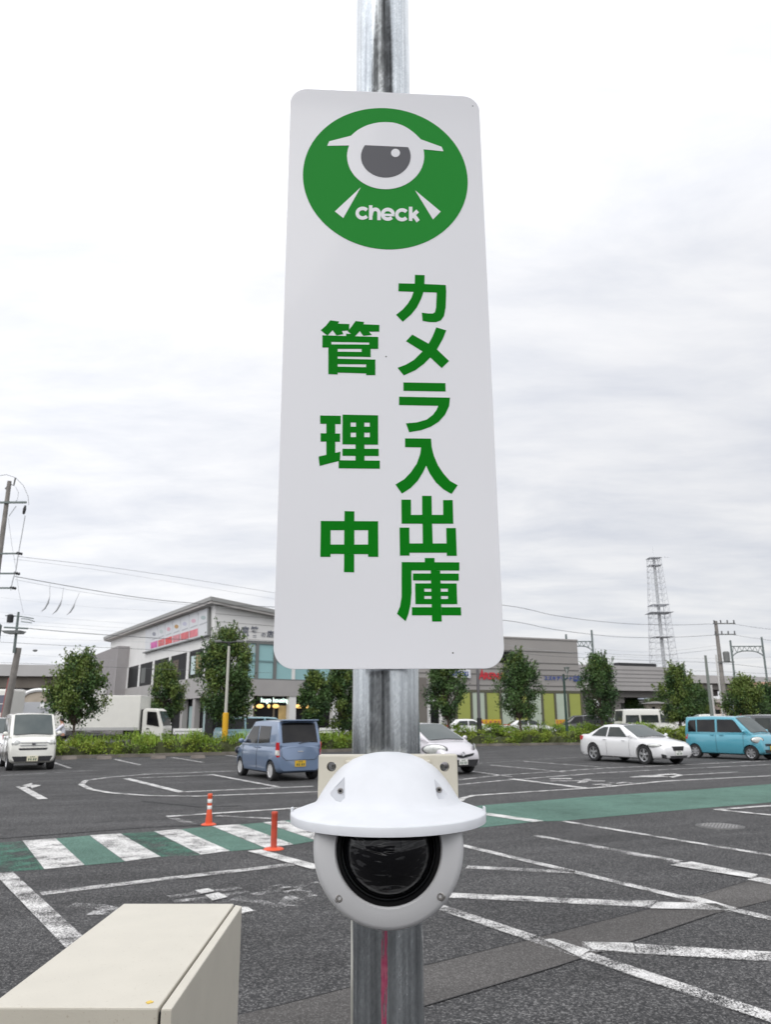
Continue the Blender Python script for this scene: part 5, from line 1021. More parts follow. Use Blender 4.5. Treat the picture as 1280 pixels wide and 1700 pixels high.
# letters on the white wall, dark grey, mostly behind the tree
m_let = mat('wall_letters_grey', (.13, .14, .17), .5)
for ch, x0_, x1_, y0_, y1_ in (('六', 366, 381, 1058, 1038), ('い', 384, 399, 1058, 1041), ('窓', 400, 413, 1057, 1040), ('管', 415, 428, 1058, 1040), ('の', 433, 440, 1057.5, 1051), ('店', 442, 454, 1058, 1047)):
    V_, F_ = text2d(ch, 1.0, .02); ax0, ax1 = min(v.x for v in V_), max(v.x for v in V_); ay0, ay1 = min(v.y for v in V_), max(v.y for v in V_); s0, z0 = WR.sz(x0_, y0_); s1, z1 = WR.sz(x1_, y1_)
    mb = MB(); mb.add([WR.w(lerp(s0, s1, (v.x-ax0)/(ax1-ax0)), lerp(z0, z1, (v.y-ay0)/(ay1-ay0)), .06) for v in V_], F_); mb.build('wall_letter', m_let, bd)
# cladding joints
mb = MB()
for k in range(1, 6): z_ = zw1+(hcor-zw1)*k/6; WR.rect(mb, .02, z_-.02, WR.L, z_+.02, .002, .02); 
mb.build('cladding_joint', mat('joint_grey', (.40, .39, .38), .7), bd)

# dealership on the right
D0, D1 = A(690, 1200, 71.0), A(967.5, 1200, 78.6); WD = Wall(D0, D1); zr0 = WD.sz(838, 1057)[1]; zr1 = WD.sz(966, 1063.5)[1]
zr = (zr0+zr1)/2; m_dl = mat('taupe_panel', (.285, .27, .255), .6, var=.04, vscale=.5); m_dlj = mat('panel_joint', (.12, .115, .11), .7)
dl = root('car_showroom', (D0.x, D0.y, 0), 'taupe panelled showroom with lime and pale green window panels', 'building')
mb = MB(); back = WD.n*-14
mb.prism([WD.w(0,0), WD.w(WD.L,0), WD.w(WD.L,0)+back, WD.w(0,0)+back], [p+Vector((0,0,zr)) for p in (WD.w(0,0), WD.w(WD.L,0), WD.w(WD.L,0)+back, WD.w(0,0)+back)]); mb.build('wall', m_dl, dl)
mb = MB(); WD.rect(mb, -.05, zr-.10, WD.L+.05, zr+.05, -.3, .08); mb.build('parapet_cap', mat('cap_grey', (.30, .285, .27), .5), dl)
for y in (1082, 1101, 1112, 1121, 1139, 1147):
    z_ = WD.sz(900, y)[1]; mb = MB(); WD.rect(mb, 0, z_-.045, WD.L, z_+.045, .002, .03); mb.build('panel_joint', m_dlj, dl)
mb = MB(); a = WD.sz(838, 1100)[0]; b = WD.sz(856, 1100)[0]; WD.rect(mb, a-6, WD.sz(845, 1100)[1], b, WD.sz(845, 1082)[1], .005, .05); mb.build('upper_window', m_wdark, dl)
zt_, zb_ = WD.sz(800, 1150)[1], WD.sz(800, 1207)[1]; zb_ = max(.15, zb_)
m_lime = mat('lime_panel', (.30, .33, .075), .45, var=.03, vscale=1); m_pale = mat('pale_green_panel', (.40, .46, .37), .35, var=.04, vscale=1)
edges = [757, 782.5, 806.5, 831, 854, 878, 900.5, 922, 944, 966]; kinds = [1, 0, 1, 0, 1, 0, 1, 0, 1]
for k in range(9):
    a, b = WD.sz(edges[k], 1175)[0], WD.sz(edges[k+1], 1175)[0]; mb = MB(); WD.rect(mb, a+.12, zb_, b-.12, zt_, .004, .05); mb.build('window_panel', m_lime if kinds[k] else m_pale, dl)
for x in edges: s_ = WD.sz(x, 1175)[0]; mb = MB(); WD.rect(mb, s_-.12, zb_, s_+.12, zt_+.02, .006, .11); mb.build('panel_frame', mat('olive_frame', (.085, .083, .055), .5), dl)
mb = MB(); WD.rect(mb, WD.sz(757, 1175)[0], zt_+.022, WD.L, zt_+.25, .004, .10); mb.build('panel_head', mat('olive_frame', (.085, .083, .055), .5), dl)
a, b = WD.sz(711, 1190)[0], WD.sz(731, 1190)[0]; mb = MB(); WD.rect(mb, a, .1, b, WD.sz(720, 1150)[1], .004, .03); mb.build('entrance_glass', m_wdark, dl)
for x in (711, 731): s_ = WD.sz(x, 1190)[0]; mb = MB(); WD.rect(mb, s_-.16, .1, s_+.16, WD.sz(720, 1150)[1], .005, .14); mb.build('entrance_frame', m_clad, dl)
mb = MB(); z_ = WD.sz(720, 1163)[1]; WD.rect(mb, a, z_-.1, b, z_+.1, .031, .12); mb.build('entrance_transom', m_clad, dl)
mb = MB(); WD.rect(mb, 0, .1, WD.sz(706, 1190)[0], WD.sz(700, 1125)[1], .004, .4); mb.build('brown_pier', mat('brown_pier', (.15, .135, .12), .7), dl)
def letters(word, W_, x0_, y0_, x1_, y1_, m, par, name, bold=.03, o=.12, shear=0.0):
    V_, F_ = text2d(word, 1.0, bold, shear); ax0, ax1 = min(v.x for v in V_), max(v.x for v in V_); ay0, ay1 = min(v.y for v in V_), max(v.y for v in V_); s0, z0 = W_.sz(x0_, y0_); s1, _ = W_.sz(x1_, y0_); z1 = W_.sz(x0_, y1_)[1]
    mb = MB(); mb.add([W_.w(lerp(s0, s1, (v.x-ax0)/(ax1-ax0)), lerp(z0, z1, (v.y-ay0)/(ay1-ay0)), o) for v in V_], F_); return mb.build(name, m, par)
m_rl = mat('red_letters', (.48, .022, .035), .4); m_bl = mat('blue_letters', (.018, .05, .23), .4)
letters('A', WD, 794, 1128.3, 803.5, 1111, m_rl, dl, 'wall_letter', .035, shear=.15); letters('RENA', WD, 803.5, 1127.8, 838, 1116.2, m_rl, dl, 'wall_lettering', .045)
letters('スズキアリーナ', WD, 902.5, 1129.5, 950, 1121.8, m_bl, dl, 'wall_lettering', .04); letters('磐田', WD, 951, 1131.5, 963.5, 1122, m_bl, dl, 'wall_lettering', .06); letters('ハ', WD, 964, 1130.5, 967, 1125, m_bl, dl, 'wall_lettering', .04)
mb = MB(); a, z0 = WD.sz(744, 1125.5); b, z1 = WD.sz(779.5, 1112.3); WD.rect(mb, a, z0, b, z1, .03, .25); sg_ = mb.build('brand_board', mat('board_white', (.62, .63, .66), .5), dl, bevel=.05)
letters('SUZUKI', WD, 746, 1122.5, 775.5, 1114.5, m_bl, sg_, 'board_lettering', .05, o=.26)
m_ban = mat('yellow_banner', (.66, .38, .02), .6); m_banr = mat('banner_red', (.55, .05, .02), .6)
for x0_, x1_, lab in ((797, 832, 'yellow orange banner with red lettering in front of the second lime panel'), (923, 940, 'small yellow orange banner at the foot of the showroom by the dark lamp post')):
    pA, pB = A(x0_, 1200, 68.5), A(x1_, 1200, 69.6); Wb = Wall(pA, pB); r_ = root('banner', (pA.x, pA.y, 0), lab, 'banner', 'yellow banners before the showroom')
    z0, z1 = Wb.sz(x0_, 1204)[1], Wb.sz(x0_, 1194.5)[1]; mb = MB(); Wb.rect(mb, 0, z0, Wb.L, z1, 0, .03); cl = mb.build('cloth', m_ban, r_)
    mb = MB(); rn = random.Random(x0_); nb_ = int(Wb.L/.42)
    for k in range(nb_):
        a = (k+.2)*Wb.L/nb_
        for j in range(3): Wb.rect(mb, a, lerp(z0, z1, .22+.22*j), a+rn.uniform(.15, .28), lerp(z0, z1, .30+.22*j), .031, .04+.002*j)
        Wb.rect(mb, a+.08, lerp(z0, z1, .2), a+.15, lerp(z0, z1, .8), .031, .05)
    mb.build('lettering', m_banr, cl)
    for a in (0, Wb.L): mb = MB(); p = Wb.w(a, 0, -.03); mb.tube([p, p+Vector((0,0,z1+.05))], .025, 6); mb.build('stake', m_steel, r_)
# white boards and guard fence along the street
def lowboard(x0_, x1_, y0_, y1_, Y, lab, rows=0):
    pA, pB = A(x0_, 1200, Y), A(x1_, 1200, Y); W_ = Wall(pA, pB); r_ = root('guard_board', (pA.x, pA.y, 0), lab, 'guard fence'); z0, z1 = W_.sz(x0_, y0_)[1], W_.sz(x0_, y1_)[1]
    mb = MB(); W_.rect(mb, 0, z0, W_.L, z1, 0, .05); bo = mb.build('board', m_white, r_, bevel=.01)
    for k in range(rows): z_ = lerp(z0, z1, (k+1)/(rows+1)); mb = MB(); W_.rect(mb, .1, z_-.03, W_.L-.1, z_+.03, .051, .06); mb.build('stripe', mat('stripe_grey', (.36, .36, .37), .6), bo)
    for a in (.1, W_.L/2, W_.L-.1): mb = MB(); p = W_.w(a, 0, -.03); mb.tube([p, p+Vector((0,0,z1))], .03, 6); mb.build('post', m_steel, r_)
lowboard(288, 336, 1219, 1209.5, 43.5, 'long white guard board right of the truck cab', 1); lowboard(530, 576, 1217, 1208.5, 47, 'white guard board left of the steel post, above the hedge', 1); lowboard(806, 862, 1209, 1204.5, 60, 'pale low guard board between the white hatchback and the coupe')
mb = MB(); p = A(574.5, 1215, 47.4); mb.tube([(p.x, p.y, 0), (p.x, p.y, A(574, 1186, 47.4).z)], .14, 8); mb.tube([(p.x, p.y, A(574, 1186, 47.4).z), (p.x, p.y, A(574, 1181, 47.4).z)], [.14, .02], 8); tag(mb.build('gate_post', m_white, loc=(p.x, p.y, 0)), 'pointed white gate post left of the steel post', 'gate post')

# ------------------------------------------------------------------ viaducts and things under them
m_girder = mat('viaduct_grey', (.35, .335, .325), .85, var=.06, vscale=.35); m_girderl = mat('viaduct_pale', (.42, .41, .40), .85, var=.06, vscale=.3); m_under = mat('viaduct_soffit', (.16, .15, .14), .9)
V0, V1 = A(960, 1200, 96), A(1120, 1200, 103); WV = Wall(V0, V1); z1 = WV.sz(1040, 1105.5)[1]; z0 = WV.sz(1040, 1146.5)[1]
vd = root('railway_viaduct', (V0.x, V0.y, 0), 'grey panelled railway viaduct on piers right of the showroom', 'viaduct')
mb = MB(); WV.rect(mb, -6, z0, WV.L, z1, -6, 0); mb.build('girder', m_girder, vd)
for u in (.2, .36, .52, .68, .84): mb = MB(); z_ = lerp(z0, z1, u); WV.rect(mb, -6, z_-.05, WV.L, z_+.05, .002, .03); mb.build('panel_joint', mat('girder_joint', (.21, .2, .195), .8), vd)
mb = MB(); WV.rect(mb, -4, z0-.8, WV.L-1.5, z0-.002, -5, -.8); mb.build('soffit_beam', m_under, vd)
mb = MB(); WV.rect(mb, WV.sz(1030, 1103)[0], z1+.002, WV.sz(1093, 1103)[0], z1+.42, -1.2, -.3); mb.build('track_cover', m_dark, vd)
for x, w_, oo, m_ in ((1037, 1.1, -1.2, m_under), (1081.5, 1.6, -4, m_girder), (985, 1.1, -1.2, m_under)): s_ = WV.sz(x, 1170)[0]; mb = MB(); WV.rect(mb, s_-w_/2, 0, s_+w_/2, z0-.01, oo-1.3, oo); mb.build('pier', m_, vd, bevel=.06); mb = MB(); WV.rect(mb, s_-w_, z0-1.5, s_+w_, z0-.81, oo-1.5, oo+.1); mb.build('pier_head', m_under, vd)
V0, V1 = A(1112, 1200, 125), A(1330, 1200, 140); WW = Wall(V0, V1); z1 = WW.sz(1170, 1121)[1]; z0 = WW.sz(1170, 1134)[1]
vd2 = root('railway_viaduct', (V0.x, V0.y, 0), 'paler farther railway viaduct at the right behind the utility poles', 'viaduct')
mb = MB(); WW.rect(mb, 0, z0, WW.L, z1, -8, 0); mb.build('parapet', m_girderl, vd2)
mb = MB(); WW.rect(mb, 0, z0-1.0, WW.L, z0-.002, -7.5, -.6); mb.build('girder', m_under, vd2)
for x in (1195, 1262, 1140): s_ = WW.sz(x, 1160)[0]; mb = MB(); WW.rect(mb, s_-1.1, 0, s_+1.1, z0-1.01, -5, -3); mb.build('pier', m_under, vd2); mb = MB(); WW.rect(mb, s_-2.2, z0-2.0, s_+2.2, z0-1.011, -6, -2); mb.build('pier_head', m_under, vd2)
V0, V1 = A(-60, 1200, 128), A(175, 1200, 135); WX = Wall(V0, V1); z1 = WX.sz(50, 1103.5)[1]; z0 = WX.sz(50, 1122.5)[1]
vd3 = root('railway_viaduct', (V0.x, V0.y, 0), 'pale viaduct parapet crossing behind the trees at the left', 'viaduct')
mb = MB(); WX.rect(mb, 0, z0, WX.L, z1, -8, 0); mb.build('parapet', m_girderl, vd3)
mb = MB(); WX.rect(mb, 0, z0-1.9, WX.L, z0-.002, -7, -.8); mb.build('girder', mat('brownish_beam', (.15, .13, .11), .9, var=.2, vscale=.4), vd3)
for x in (30, 95, 150): s_ = WX.sz(x, 1160)[0]; mb = MB(); WX.rect(mb, s_-1.2, 0, s_+1.2, z0-1.91, -5, -3); mb.build('pier', m_under, vd3)
# shed with a curved roof and a pale hoarding
Y = 84; x0, x1 = A(34, 1165, Y).x, A(95, 1165, Y).x; z0, z1 = A(60, 1166, Y).z, A(60, 1146, Y).z
sh = root('arched_shed', ((x0+x1)/2, Y, 0), 'beige arched shed roof with a white rim below the left viaduct', 'shed')
prof = [(lerp(x0, x1, .5-.5*math.cos(math.pi*i/14)), z0+(z1-z0)*math.sin(math.pi*i/14)**.8) for i in range(15)]
mb = MB(); mb.prism([(x, Y, z) for x, z in prof], [(x, Y+9, z) for x, z in prof]); mb.build('roof', mat('shed_beige', (.36, .31, .25), .8, var=.2, vscale=.6), sh)
mb = MB(); mb.tube([(x, Y-.05, z+.05) for x, z in prof[2:13]], .20, 6); mb.build('roof_rim', m_white, sh)
mb = MB(); mb.box(((x0+x1)/2, Y+4.5, z0/2), (x1-x0-.6, 8.6, z0-.01)); mb.build('wall', m_cladg, sh)
Y = 62; x0, x1 = A(24, 1180, Y).x, A(98, 1180, Y).x; z1 = A(50, 1165.5, Y).z
hdg = root('corrugated_hoarding', ((x0+x1)/2, Y, 0), 'pale corrugated hoarding behind the cream box car', 'fence'); mb = MB(); nn_ = 60; P = [(lerp(x0, x1, i/nn_), Y+(.05 if i % 2 else 0)) for i in range(nn_+1)]
mb.prism([(x, y, 0) for x, y in P]+[(x, y+.12, 0) for x, y in P[::-1]], [(x, y, z1) for x, y in P]+[(x, y+.12, z1) for x, y in P[::-1]]); mb.build('sheeting', mat('hoarding_pale', (.48, .49, .51), .5), hdg)
mb = MB(); mb.box((x0+.25, Y-.15, z1/2+.1), (.5, .25, z1+.2)); mb.build('end_post', m_white, hdg); mb = MB(); mb.box((A(73, 1172, Y).x, Y-.06, A(73, 1172, Y).z), (.6, .06, .35)); mb.build('notice', m_white, hdg)
def house(lab, x0_, x1_, ybase, yeave, yridge, Y, wc_, rc, name='house', ridge=True, win=()):
    x0, x1 = A(x0_, ybase, Y).x, A(x1_, ybase, Y).x; ze, zr_ = A((x0_+x1_)/2, yeave, Y).z, A((x0_+x1_)/2, yridge, Y).z; D = (x1-x0)*.9; h_ = root(name, ((x0+x1)/2, Y, 0), lab, 'house' if name == 'house' else 'building')
    mb = MB(); mb.box(((x0+x1)/2, Y+D/2, ze/2), (x1-x0, D, ze)); mb.build('wall', mat(wc_[0], wc_[1], .8, var=.06, vscale=.5), h_)
    mb = MB(); e = .5; mb.prism([(x0-e, Y-e, ze+.005), (x1+e, Y-e, ze+.005), (x1+e, Y+D+e, ze+.005), (x0-e, Y+D+e, ze+.005)], [(x0-e+(1.5 if ridge else 0), Y+D*.45, zr_), (x1+e-(1.5 if ridge else 0), Y+D*.45, zr_), (x1+e-(1.5 if ridge else 0), Y+D*.55, zr_), (x0-e+(1.5 if ridge else 0), Y+D*.55, zr_)]); mb.build('roof', mat(rc[0], rc[1], .6), h_)
    for a, b, c_, d in win: mb = MB(); p0 = A(a, c_, Y); p1 = A(b, d, Y); mb.box(((p0.x+p1.x)/2, Y-.01, (p0.z+p1.z)/2), (p1.x-p0.x, .06, p1.z-p0.z)); mb.build('window', m_wdark, h_)
house('house with a blue grey roof seen under the viaduct behind the white van', 1040, 1078, 1186, 1161, 1152, 116, ('house_pale', (.40, .40, .39)), ('slate_blue_roof', (.19, .21, .25)), win=((1046, 1058, 1180, 1166), (1064, 1072, 1180, 1166)))
house('low beige wall building beside the second viaduct pier', 1079, 1108, 1190, 1168, 1164, 110, ('house_beige', (.38, .34, .28)), ('flat_roof', (.2, .19, .18)), win=((1084, 1088, 1186, 1173),))
house('pinkish brown low building between the utility poles', 1180, 1222, 1190, 1166, 1160, 112, ('house_pink', (.33, .25, .22)), ('brown_roof', (.2, .17, .15)), win=((1186, 1196, 1186, 1178),))
house('building with a long red brown roof at the far right', 1248, 1320, 1190, 1143, 1131, 122, ('house_tan', (.36, .31, .27)), ('red_brown_roof', (.33, .17, .12)), win=((1256, 1264, 1170, 1155),))
house('far pale building behind the hoarding at the left', -30, 30, 1190, 1150, 1143, 100, ('house_pale', (.40, .40, .39)), ('flat_roof', (.2, .19, .18)))
house('far grey block behind the shop and the showroom', 600, 720, 1190, 1140, 1138, 120, ('house_grey', (.26, .255, .25)), ('flat_roof', (.2, .19, .18)), name='far_building', win=((640, 650, 1180, 1160),))

# ------------------------------------------------------------------ poles, tower, gantries
def V3(p): return Vector((p.x, p.y, p.z))
# pale lamp pole with yellow sleeve
Y = 38.6; zt = A(377.5, 1073, Y).z; bs_ = A(373, 1215, Y)
lp = root('lamp_pole', (bs_.x, Y, 0), 'pale slim pole with a bright yellow sleeve rising from the hedge', 'lamp pole')
mb = MB(); mb.tube([(bs_.x, Y, 0), (bs_.x, Y, zt)], [.085, .062], 10); mb.build('pole', mat('pole_cream', (.46, .45, .40), .5), lp, smooth=60)
mb = MB(); mb.lathe([(.088, .05), (.145, .05), (.145, A(374, 1184, Y).z), (.088, A(374, 1183, Y).z)], (bs_.x, Y, 0), n=16); mb.build('sleeve', mat('yellow_sleeve', (.62, .34, .01), .5, var=.05, vscale=3), lp, smooth=40)
mb = MB(); mb.tube([(bs_.x, Y, zt-.02), (bs_.x, Y, zt+.25)], .05, 8); mb.tube([(bs_.x-.5, Y, zt+.22), (bs_.x+.05, Y, zt+.18), (bs_.x+.5, Y, zt+.26)], .045, 6); mb.build('bracket', m_dark, lp)
for s_ in (-1, 1): mb = MB(); mb.box((bs_.x+s_*.55, Y, zt+.25), (.34, .22, .12)); mb.build('lamp_head', m_mull, lp, bevel=.03)
# slim grey pole
Y = 49.5; b_ = A(796.5, 1212, Y); zt = A(790, 1105, Y).z
sp = root('slim_pole', (b_.x, Y, 0), 'slim dark grey pole standing before the red wall lettering', 'pole'); mb = MB(); mb.tube([(b_.x, Y, 0), (b_.x, Y, zt)], [.13, .085], 10); mb.build('shaft', mat('pole_dark_grey', (.12, .115, .12), .5), sp, smooth=60); mb = MB(); mb.tube([(b_.x, Y, 0), (b_.x, Y, A(796, 1192, Y).z)], .155, 10); mb.build('base_sleeve', m_dark, sp, smooth=60)
# green lantern post
Y = 50.5; b_ = A(942, 1215, Y); zt = A(936, 1119, Y).z; m_grn = mat('dark_green_enamel', (.022, .05, .04), .45)
lt = root('lamp_post', (b_.x, Y, 0), 'dark green lantern post before the blue wall lettering', 'lamp post'); mb = MB(); mb.tube([(b_.x, Y, 0), (b_.x, Y, 1.2), (b_.x, Y, zt)], [.11, .085, .07], 10); mb.build('post', m_grn, lt, smooth=60)
lx = b_.x+.24; mb = MB(); mb.tube([(b_.x, Y, zt-.35), (b_.x+.12, Y, zt-.35), (lx, Y, zt-.2), (lx, Y, zt+.05)], .05, 8); mb.build('arm', m_grn, lt)
mb = MB(); mb.lathe([(.05, 0), (.17, .34), (.05, .34)], (lx, Y, zt+.05), n=8); ln_ = mb.build('lantern_glass', mat('lantern_glass', (.40, .42, .40), .3), lt)
mb = MB(); mb.lathe([(.01, .40), (.2, .36), (.2, .33), (.01, .33)], (lx, Y, zt+.05), n=8); mb.build('cap', m_grn, lt)
for k in range(4): a = k*math.pi/2+.4; mb = MB(); mb.tube([(lx+.055*math.cos(a), Y+.055*math.sin(a), zt+.05), (lx+.18*math.cos(a), Y+.18*math.sin(a), zt+.39)], .014, 4); mb.build('rib', m_grn, ln_)
# utility poles on the right
def upole(lab, xb, yb, xt, yt, Y, r0, r1, m, arms=(), name='utility_pole'):
    b_ = A(xb, yb, Y); zt = A(xt, yt, Y).z; r_ = root(name, (b_.x, Y, 0), lab, 'utility pole'); mb = MB(); mb.tube([(b_.x, Y, 0), (b_.x, Y, zt)], [r0, r1], 12); mb.build('pole', m, r_, smooth=60)
    for z, a0, a1 in arms:
        mb = MB(); mb.box((b_.x+(a0+a1)/2, Y-.14, z), (a1-a0, .1, .1)); ar = mb.build('crossarm', m_mull, r_)
        n = 4
        for k in range(n):
            x = b_.x+lerp(a0+.1, a1-.1, k/(n-1)); 
            if abs(x-b_.x) < .15: continue
            mb = MB(); mb.lathe([(.03, .05), (.08, .08), (.05, .14), (.08, .18), (.05, .24), (.09, .28), (.02, .33)], (x, Y-.14, z), n=8); mb.build('insulator', mat('insulator_dark', (.06, .06, .065), .3), ar)
    return r_, b_.x, zt
Y = 72; za, zb2 = A(1193, 1035.5, Y).z, A(1195, 1053.5, Y).z
uA, uAx, uAz = upole('tall concrete utility pole with two crossarms right of the lattice tower', 1207, 1190, 1191.5, 1031, Y, .24, .15, m_concd, ((za, -.3, 1.75), (zb2, -.3, 1.7)))
mb = MB(); mb.lathe([(.01, -.5), (.28, -.5), (.30, .35), (.2, .45), (.01, .45)], (uAx+.5, Y-.3, A(1204, 1090, Y).z), n=12); mb.build('transformer', m_mull, uA, smooth=40); mb = MB(); mb.box((uAx+.35, Y-.3, A(1204, 1094, Y).z-.3), (1.6, .12, .1)); mb.build('hanger', m_mull, uA)
upole('greenish slim pole leftmost of the three poles at the right', 1183, 1190, 1171.5, 1088, 66, .16, .10, mat('pole_green_grey', (.16, .18, .16), .6)); upole('white slim pole between the greenish pole and the concrete pole', 1201, 1190, 1189.5, 1087, 64, .085, .07, mat('pole_white', (.50, .49, .47), .5)); upole('short pale pole close to the greenish pole', 1187, 1190, 1181, 1137, 74, .12, .1, mat('pole_white', (.50, .49, .47), .5))
mb = MB(); p = A(1212, 1190, 60); w0 = root('advertising_flag', (p.x, 60, 0), 'narrow blue and white flag beside the white slim pole', 'flag'); mb.tube([(p.x, 60, 0), (p.x, 60, A(1209, 1160, 60).z)], .02, 5); mb.build('flagstaff', m_white, w0)
mb = MB(); z0, z1 = A(1210, 1186, 60).z, A(1210, 1163, 60).z; mb.box((p.x+.22, 60, (z0+z1)/2), (.42, .02, z1-z0)); fl_ = mb.build('cloth', mat('flag_white', (.55, .56, .62), .7), w0); mb = MB(); mb.box((p.x+.24, 59.985, (z0+z1)/2), (.16, .012, (z1-z0)*.75)); mb.build('print', mat('flag_blue', (.16, .2, .42), .7, var=.4, vscale=4), fl_)
# utility poles on the left
Y = 40; m_arm = mat('crossarm_green_grey', (.13, .16, .155), .5)
bL = A(-36, 1180, Y); ztL = A(15, 799, Y).z; ul = root('utility_pole', (bL.x, Y, 0), 'tall concrete utility pole leaning into view at the left edge', 'utility pole')
topx = A(15, 799, Y).x; sl = (topx-bL.x)
mb = MB(); mb.tube([(bL.x, Y, 0), (lerp(bL.x, topx, .5), Y, ztL/2), (topx, Y, ztL)], [.20, .15, .11], 12); mb.build('pole', m_concd, ul, smooth=60)
def atL(z): return lerp(bL.x, topx, z/ztL)
z_ = A(12, 835.5, Y).z; xr = A(45, 837, Y).x; mb = MB(); mb.box(((atL(z_)-1.4+xr)/2, Y-.16, z_), (xr-atL(z_)+1.4, .10, .10)); ca_ = mb.build('crossarm', m_arm, ul)
for z0_, l0, l1 in ((A(20, 920, Y).z, .1, 1.0), (A(15, 953, Y).z, .1, 1.0), (A(15, 977, Y).z, -.5, .9)):
    mb = MB(); mb.box((atL(z0_)+(l0+l1)/2, Y-.16, z0_), (l1-l0, .09, .08)); k_ = mb.build('crossarm', m_arm, ul)
    mb = MB(); mb.lathe([(.02, -.18), (.09, -.12), (.05, -.05), (.09, 0), (.05, .07), (.09, .12), (.02, .18)], (atL(z0_)+l1+.12, Y-.16, z0_), (1,0,-.2), n=8); mb.build('insulator', m_dark, k_)
mb = MB(); p = A(42, 848, Y); mb.lathe([(.02, -.24), (.07, -.2), (.09, .05), (.05, .24), (.02, .26)], (p.x, Y-.16, p.z), (.1,0,1), n=8); mb.build('insulator', m_dark, ca_)
mb = MB(); mb.tube([A(8, 812, Y), A(15, 803, Y), A(22, 806, Y), A(25, 793, Y)], .045, 6); mb.build('top_bracket', m_mull, ul)
for nm, pts, r_ in (('jumper', [(-4, 790), (10, 788), (25, 793), (38, 806), (46, 824), (47, 838)], .018), ('jumper', [(25, 808), (30, 818), (28, 830), (20, 836)], .014), ('down_lead', [(41, 856), (36, 885), (30, 918), (26, 945), (20, 965), (17, 980)], .024), ('down_lead', [(13, 860), (19, 905), (25, 940), (30, 980), (38, 1018)], .010), ('brace', [(26, 840), (14, 857)], .02)):
    mb = MB(); mb.tube([A(x, y, Y-.2) for x, y in pts], r_, 5); mb.build(nm, m_wireg, ul)
Y = 43; b2 = A(4, 1190, Y); z1 = A(27, 1075.5, Y).z; t2 = A(30, 1075.5, Y).x
u2 = root('utility_pole', (b2.x, Y, 0), 'brownish concrete pole topped by a steel mast at the left, above the cream car', 'utility pole')
mb = MB(); mb.tube([(b2.x, Y, 0), (t2, Y, z1)], [.22, .165], 12); mb.build('pole', m_concd, u2, smooth=60)
zt = A(34, 1017, Y).z; xt = A(33.5, 1017, Y).x; xm = A(27, 1075, Y).x; mb = MB(); mb.tube([(xm, Y-.25, z1-.3), (xt, Y-.25, zt)], [.085, .065], 8); mb.build('mast', m_arm, u2, smooth=60)
mb = MB(); pth = [(lerp(b2.x, t2, u)-.21+.04*u, Y-.08, z1*u) for u in (.25, .5, .7)]; mb.tube(pth, .03, 6); mb.build('red_conduit', mat('red_conduit', (.35, .10, .09), .6), u2)
for y, x0_, x1_, r_ in ((1023, 8, 55, .03), (1028, 34, 57, .025), (1042.5, 6, 46, .05), (1033, 34, 52, .025)):
    mb = MB(); mb.tube([A(x0_, y-1, Y-.3), A((x0_+x1_)/2, y, Y-.3), A(x1_, y+(4 if x1_ > 54 else 1), Y-.3)], r_, 5); mb.build('crossarm', m_arm, u2)
p0, p1 = A(10, 1053, Y), A(42, 1048.5, Y); mb = MB(); mb.hexa([(p0.x+.15, Y-.6, p0.z), (p1.x-.15, Y-.6, p0.z), (p1.x-.15, Y+.1, p0.z), (p0.x+.15, Y+.1, p0.z), (p0.x, Y-.7, p1.z), (p1.x, Y-.7, p1.z), (p1.x, Y+.1, p1.z), (p0.x, Y+.1, p1.z)]); mb.build('platform', mat('platform_grey', (.36, .38, .38), .5), u2)
p = A(20.5, 1028, Y); mb = MB(); mb.lathe([(.02, -.22), (.17, -.22), (.18, .18), (.1, .24), (.02, .24)], (p.x, Y-.3, p.z), n=10); mb.build('transformer', m_dark, u2, smooth=40)
p = A(1, 1051, Y); mb = MB(); mb.lathe([(.02, -.5), (.3, -.5), (.32, .4), (.22, .5), (.02, .5)], (p.x-.2, Y-.3, p.z), n=12); mb.build('transformer', m_arm, u2, smooth=40)
# lattice tower
Y = 250; m_tw = mat('tower_galvanised', (.60, .61, .63), .6)  # galvanised grey, lightened in the colour to stand in for distance haze
tw = root('lattice_tower', (A(1097, 1185, Y).x, Y, 0), 'tall tapering steel lattice tower with an antenna on top', 'tower')
cxT = A(1086, 927, Y).x; zT = A(1085, 927, Y).z
def halfw(z): return lerp(4.3, 1.75, min(1, z/zT))
leg = lambda z, k: Vector((cxT+(1 if k in (1, 2) else -1)*halfw(z), Y+(1 if k in (2, 3) else -1)*halfw(z), z))
for k in range(4): mb = MB(); mb.tube([leg(0, k), leg(zT, k)], [.16, .10], 6); mb.build('leg', m_tw, tw)
mb = MB(); mb.tube([(cxT, Y, 0), (cxT, Y, zT+.5)], [.62, .45], 10); mb.build('central_duct', mat('duct_pale', (.40, .41, .42), .5), tw, smooth=60)
lv = [0]; 
while lv[-1] < zT-1: lv.append(min(zT, lv[-1]+max(1.9, halfw(lv[-1])*.66)))
mb = MB()
for a, b in zip(lv, lv[1:]):
    for k in range(4):
        j = (k+1) % 4; m_ = (leg(b, k)+leg(b, j))/2
        mb.tube([leg(b, k), leg(b, j)], .06, 4, False); mb.tube([leg(a, k), m_], .055, 4, False); mb.tube([leg(a, j), m_], .055, 4, False)
mb.build('bracing', m_tw, tw)
for z, e in ((zT, .35), (zT-2.4, .1), (zT*.65, 1.0), (zT*.70, .3), (zT*.5, .1)): mb = MB(); h_ = halfw(z)+e; mb.box((cxT, Y, z), (2*h_, 2*h_, .09)); mb.build('platform', m_tw, tw)
mb = MB(); mb.tube([(cxT, Y, zT), (cxT, Y, zT+4.5)], [.12, .03], 6); mb.tube([(cxT+2.6, Y-2, zT), (cxT+4.6, Y-2, zT+.05)], .08, 4); mb.tube([(cxT-4.8, Y-2.5, zT*.65+.1), (cxT-2.5, Y-2.5, zT*.65)], .07, 4); mb.build('antenna', m_tw, tw)
